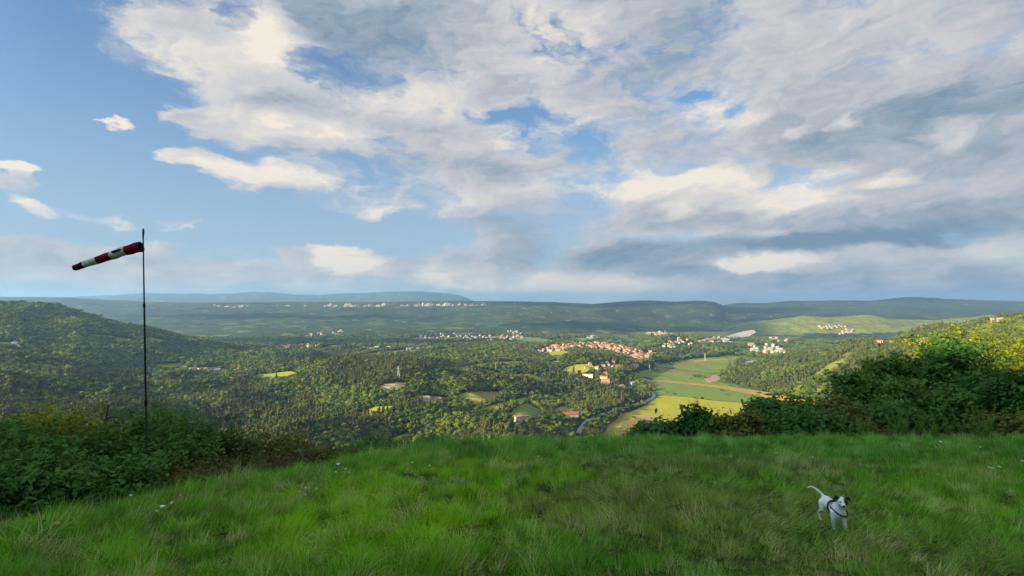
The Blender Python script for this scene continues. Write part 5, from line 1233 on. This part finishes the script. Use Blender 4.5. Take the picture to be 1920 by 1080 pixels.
b_ = bmesh.new(); tube(b_, [rp[0], Vector((.03, 0, -.05)), rp[10]], .003, .003, 4); tube(b_, [rp[5], Vector((.03, 0, -.05)), rp[15]], .003, .003, 4); bm_obj('bridle', b_, BLACKM, sock)
# dark slit on the first white band
b_ = bmesh.new(); P0 = sp_(217.5, 473.5) - base + Vector((0, -.115, 0)); P1 = sp_(233.5, 468) - base + Vector((0, -.115, 0)); d_ = (P1 - P0); up_ = Vector((-d_.z, 0, d_.x)).normalized() * .008
vs = [b_.verts.new(p) for p in (P0 - up_ * 1.6, P1 - up_ * .5, P1 + up_ * .5, P0 + up_ * 1.2)]; b_.faces.new(vs); r_ = bmesh.ops.extrude_face_region(b_, geom=b_.faces[:]); bmesh.ops.translate(b_, verts=[v for v in r_['geom'] if isinstance(v, bmesh.types.BMVert)], vec=(0, .05, 0))
bm_obj('slit', b_, BLACKM, sock)

# ================================================================== DOG
FUR, dt_, dk, db_ = material('short_fur')
oc = dt_.nodes.new('ShaderNodeTexCoord').outputs['Object']; sx = dt_.nodes.new('ShaderNodeSeparateXYZ'); dt_.links.new(oc, sx.inputs[0])
fn = dk.noise(oc, 26, 4, .6); fcol = dk.mix(dk.smooth(fn, .3, .7), (.76, .73, .68), (.90, .88, .84))
def near_(cx, cy, cz, r):
    d2 = dk.add(dk.add(dk.m('POWER', dk.m('ABSOLUTE', dk.sub(sx.outputs[0], cx)), 2.0), dk.m('POWER', dk.m('ABSOLUTE', dk.sub(sx.outputs[1], cy)), 2.0)), dk.m('POWER', dk.m('ABSOLUTE', dk.sub(sx.outputs[2], cz)), 2.0))
    return dk.smooth(dk.m('SQRT', d2), r, r * .82)
HD = Vector((.175, -.012, .380))            # centre of the skull, dog faces +x
yaw = R(-24)
def hp(x, y, z): return HD + Matrix.Rotation(yaw, 3, 'Z') @ Vector((x, y, z))
eyeL, eyeR = hp(.052, .034, .006), hp(.052, -.034, .006)
m1 = dk.m('MAXIMUM', dk.m('MAXIMUM', near_(*hp(.026, .050, .008), .056), near_(*hp(-.014, .040, .030), .044)), near_(*hp(-.014, -.044, .030), .040))    # black patch over the eye on the picture's right
ss = dk.smooth(sx.outputs[2], .17, .11)    # muddy, greyer belly and legs
fcol = dk.mix(dk.mul(ss, .55), fcol, (.38, .33, .24))
dt_.links.new(dk.mix(m1, fcol, (.014, .012, .014)), db_.inputs['Base Color']); db_.inputs['Roughness'].default_value = .8; db_.inputs['Sheen Weight'].default_value = .3
bump(dt_, db_, dk.noise(oc, 160, 2), .5, .003)
BLK = flat_mat('black_fur', (.014, .012, .014), .7, .4, 60); NOSE = flat_mat('dog_nose', (.010, .009, .010), .3, .1); EYE = flat_mat('dog_eye', (.012, .008, .006), .08, .1); STRAP = flat_mat('harness_webbing', (.020, .018, .030), .6, .3, 60)
dog = bpy.data.objects.new('dog', None); COL.objects.link(dog)
def capsule(bm, a, b, ra, rb, n=10):
    a, b = Vector(a), Vector(b)
    for i in range(n + 1):
        t = i / n; bmesh.ops.create_icosphere(bm, subdivisions=2, radius=ra + (rb - ra) * t, matrix=Matrix.Translation(a.lerp(b, t)))
def ell(bm, c, r, rot=None):
    bmesh.ops.create_icosphere(bm, subdivisions=3, radius=1, matrix=Matrix.Translation(Vector(c)) @ (rot or Matrix.Identity(4)) @ Matrix.Diagonal((*r, 1)))
b_ = bmesh.new()
# trunk: deep chest, tucked belly, rounded rump
ell(b_, (.085, 0, .225), (.085, .062, .082)); ell(b_, (.03, 0, .230), (.09, .060, .073)); ell(b_, (-.05, 0, .240), (.09, .052, .058)); ell(b_, (-.125, 0, .245), (.066, .056, .064)); capsule(b_, (.09, 0, .25), (-.12, 0, .262), .052, .046, 8)
ell(b_, (.125, 0, .235), (.045, .052, .07))
# neck
capsule(b_, (.105, 0, .262), hp(-.025, 0, -.02), .060, .044, 9)
# head: skull, cheeks, stop and muzzle, slightly raised
ell(b_, hp(0, 0, 0), (.056, .054, .050)); ell(b_, hp(.018, 0, .006), (.042, .044, .038)); ell(b_, hp(.012, .026, -.014), (.034, .024, .028)); ell(b_, hp(.012, -.026, -.014), (.034, .024, .028))
capsule(b_, hp(.035, 0, -.008), hp(.088, 0, -.018), .029, .019, 8); capsule(b_, hp(.03, 0, -.026), hp(.076, 0, -.036), .020, .012, 6)
# front legs (straight, one set forward), hind legs with knee and hock
def fleg(s, dx_, zf=0.0):
    capsule(b_, (.090, s * .046, .215), (.088, s * .050, .150), .043, .030, 7); capsule(b_, (.088, s * .050, .150), (.092 + dx_, s * .052, .030 + zf), .027, .019, 9); capsule(b_, (.092 + dx_, s * .052, .022 + zf), (.116 + dx_, s * .053, .012 + zf), .0155, .014, 3)
fleg(1, .055); fleg(-1, -.005)
def hleg(s, dx_):
    capsule(b_, (-.125, s * .036, .235), (-.098 + dx_, s * .050, .155), .048, .028, 8); capsule(b_, (-.098 + dx_, s * .050, .155), (-.160 + dx_, s * .050, .095), .026, .018, 7); capsule(b_, (-.160 + dx_, s * .050, .095), (-.148 + dx_, s * .050, .022), .0165, .0155, 6); capsule(b_, (-.148 + dx_, s * .050, .018), (-.124 + dx_, s * .051, .012), .0145, .013, 3)
hleg(1, .045); hleg(-1, -.02)
# tail: raised and curling
tl = [(-.170, 0, .280), (-.195, -.022, .318), (-.212, -.052, .352), (-.222, -.088, .378), (-.226, -.122, .388), (-.222, -.150, .378)]
for i in range(len(tl) - 1): capsule(b_, tl[i], tl[i + 1], .0185 - .002 * i, .0165 - .002 * i, 5)
bd = bm_obj('body', b_, FUR, dog); bd.data.polygons.foreach_set('use_smooth', [True] * len(bd.data.polygons))
md = bd.modifiers.new('skin', 'REMESH'); md.mode = 'VOXEL'; md.voxel_size = .0065; md.use_smooth_shade = True
md = bd.modifiers.new('soften', 'SMOOTH'); md.factor = .6; md.iterations = 5
for s in (1, -1):          # folded drop ears, broad at the root, tip hanging outwards
    b_ = bmesh.new(); bmesh.ops.create_icosphere(b_, subdivisions=3, radius=1)
    for v in b_.verts:
        p = v.co; wv = 1.0 - .45 * max(p.y, 0) ** 1.5            # narrows towards the tip
        yy = .028 + .048 * (p.y + 1) * .66; drop = -.055 * max(p.y, 0) ** 1.6
        v.co = hp(-.006 + p.x * .042 * wv + .010 * max(p.y, 0), s * yy, .036 + p.z * .017 * wv + drop + .008 * (1 - p.y * p.y) - abs(p.x) * .010)
    for f in b_.faces: f.smooth = True
    bm_obj('ear', b_, BLK, dog)
for s in (1, -1):
    b_ = bmesh.new(); bmesh.ops.create_uvsphere(b_, u_segments=12, v_segments=8, radius=.0088, matrix=Matrix.Translation(hp(.0535, .0225 * s, .010))); bm_obj('eye', b_, EYE, dog)
b_ = bmesh.new(); bmesh.ops.create_uvsphere(b_, u_segments=12, v_segments=8, radius=1, matrix=Matrix.Translation(hp(.1075, 0, -.012)) @ Matrix.Diagonal((.010, .0135, .0105, 1))); bm_obj('nose', b_, NOSE, dog)
b_ = bmesh.new(); tube(b_, [hp(.092, .017, -.033), hp(.106, 0, -.029), hp(.092, -.017, -.033)], .0028, .0028, 5); tube(b_, [hp(.092, .017, -.033), hp(.070, .026, -.029)], .0028, .0015, 5); tube(b_, [hp(.092, -.017, -.033), hp(.070, -.026, -.029)], .0028, .0015, 5); bm_obj('mouth', b_, NOSE, dog)
def strap(nm, pts, w_=.010, t_=.003):
    b_ = bmesh.new(); n = len(pts); cs = sum((Vector(p) for p in pts), Vector()) / n; prev = None; first = None
    for i, p in enumerate(pts + [pts[0]]):
        p = Vector(p); d = (Vector(pts[(i + 1) % n]) - Vector(pts[(i - 1) % n])).normalized(); o_ = (p - cs).normalized(); side_ = d.cross(o_).normalized()
        r4 = [b_.verts.new(p + side_ * w_ * a + o_ * t_ * c) for a, c in ((-1, -1), (1, -1), (1, 1), (-1, 1))]
        if prev:
            for k in range(4): b_.faces.new((prev[k], prev[(k + 1) % 4], r4[(k + 1) % 4], r4[k]))
        prev = r4
    return bm_obj(nm, b_, STRAP, dog)
har = bpy.data.objects.new('harness', None); COL.objects.link(har); har.parent = dog
g_ = strap('girth_strap', [(.005 - .018 * math.sin(a), .0665 * math.cos(a), .231 + .080 * math.sin(a)) for a in np.linspace(0, 2 * math.pi, 24, endpoint=False)], .011); g_.parent = har
c_ = strap('chest_strap', [(.058 + .108 * max(0, math.cos(a)) ** .8 + .04 * math.cos(a), .0665 * math.sin(a) * 1.02, .262 - .048 * math.cos(a)) for a in np.linspace(0, 2 * math.pi, 28, endpoint=False)], .009); c_.parent = har
# stand it on the grass, facing the camera and a little to the right
q = unproject(1563, 987, 1.5); dx0, dy0 = q[0], q[1]
DS = .84
dog.location = (dx0, dy0, float(ground(dx0, dy0)) + .0); dog.scale = (DS, DS * 1.1, DS); dog.rotation_euler = (R(2), R(3), R(-88))
dog['label'] = 'small white dog with black ears and dark harness standing in the grass'; dog['category'] = 'dog'

# ================================================================== CLOUDS out of the frame, whose shadows lie on the hills
CLM, clt, clk, clb = material('cloud'); clb.inputs['Base Color'].default_value = (.82, .83, .85, 1); clb.inputs['Roughness'].default_value = 1; clb.inputs['Specular IOR Level'].default_value = 0
sh_ = Vector((sv.x, sv.y, sv.z)) / sv.z
for i, (tx, ty, tz, rx, ry, H_) in enumerate((
    (1500, 7000, -60, 2300, 700, 4000), (6000, 9500, 0, 3200, 900, 4300), (850, 4350, -200, 900, 330, 3600), (-1000, 2950, -240, 1000, 190, 3500),
    (-120, 1590, -210, 260, 70, 3400), (-2300, 5000, -150, 1500, 260, 4000), (-1650, 1400, -110, 300, 140, 3400), (2700, 5600, -150, 700, 160, 4000))):
    c = Vector((tx, ty, tz)) + sh_ * (H_ - tz); rg = np.random.default_rng(300 + i); b_ = bmesh.new()
    bmesh.ops.create_icosphere(b_, subdivisions=5, radius=1)
    for v in b_.verts:
        p = v.co.copy(); n = 1 + .28 * vnoise(np.array(p.x * 2.2 + i * 9), np.array(p.y * 2.2 + p.z), 80 + i) + .16 * vnoise(np.array(p.x * 5.5), np.array(p.y * 5.5 + i + p.z * 2), 81) + .07 * vnoise(np.array(p.x * 13 + p.z * 6), np.array(p.y * 13 + i), 82)
        zt_ = p.z * (1.0 if p.z > 0 else .25); v.co = Vector((p.x * n * rx, p.y * n * ry, zt_ * float(n) * min(rx, ry) * .35))
    for f in b_.faces: f.smooth = True
    o = bm_obj('cloud', b_, CLM, None, c); o['kind'] = 'stuff'
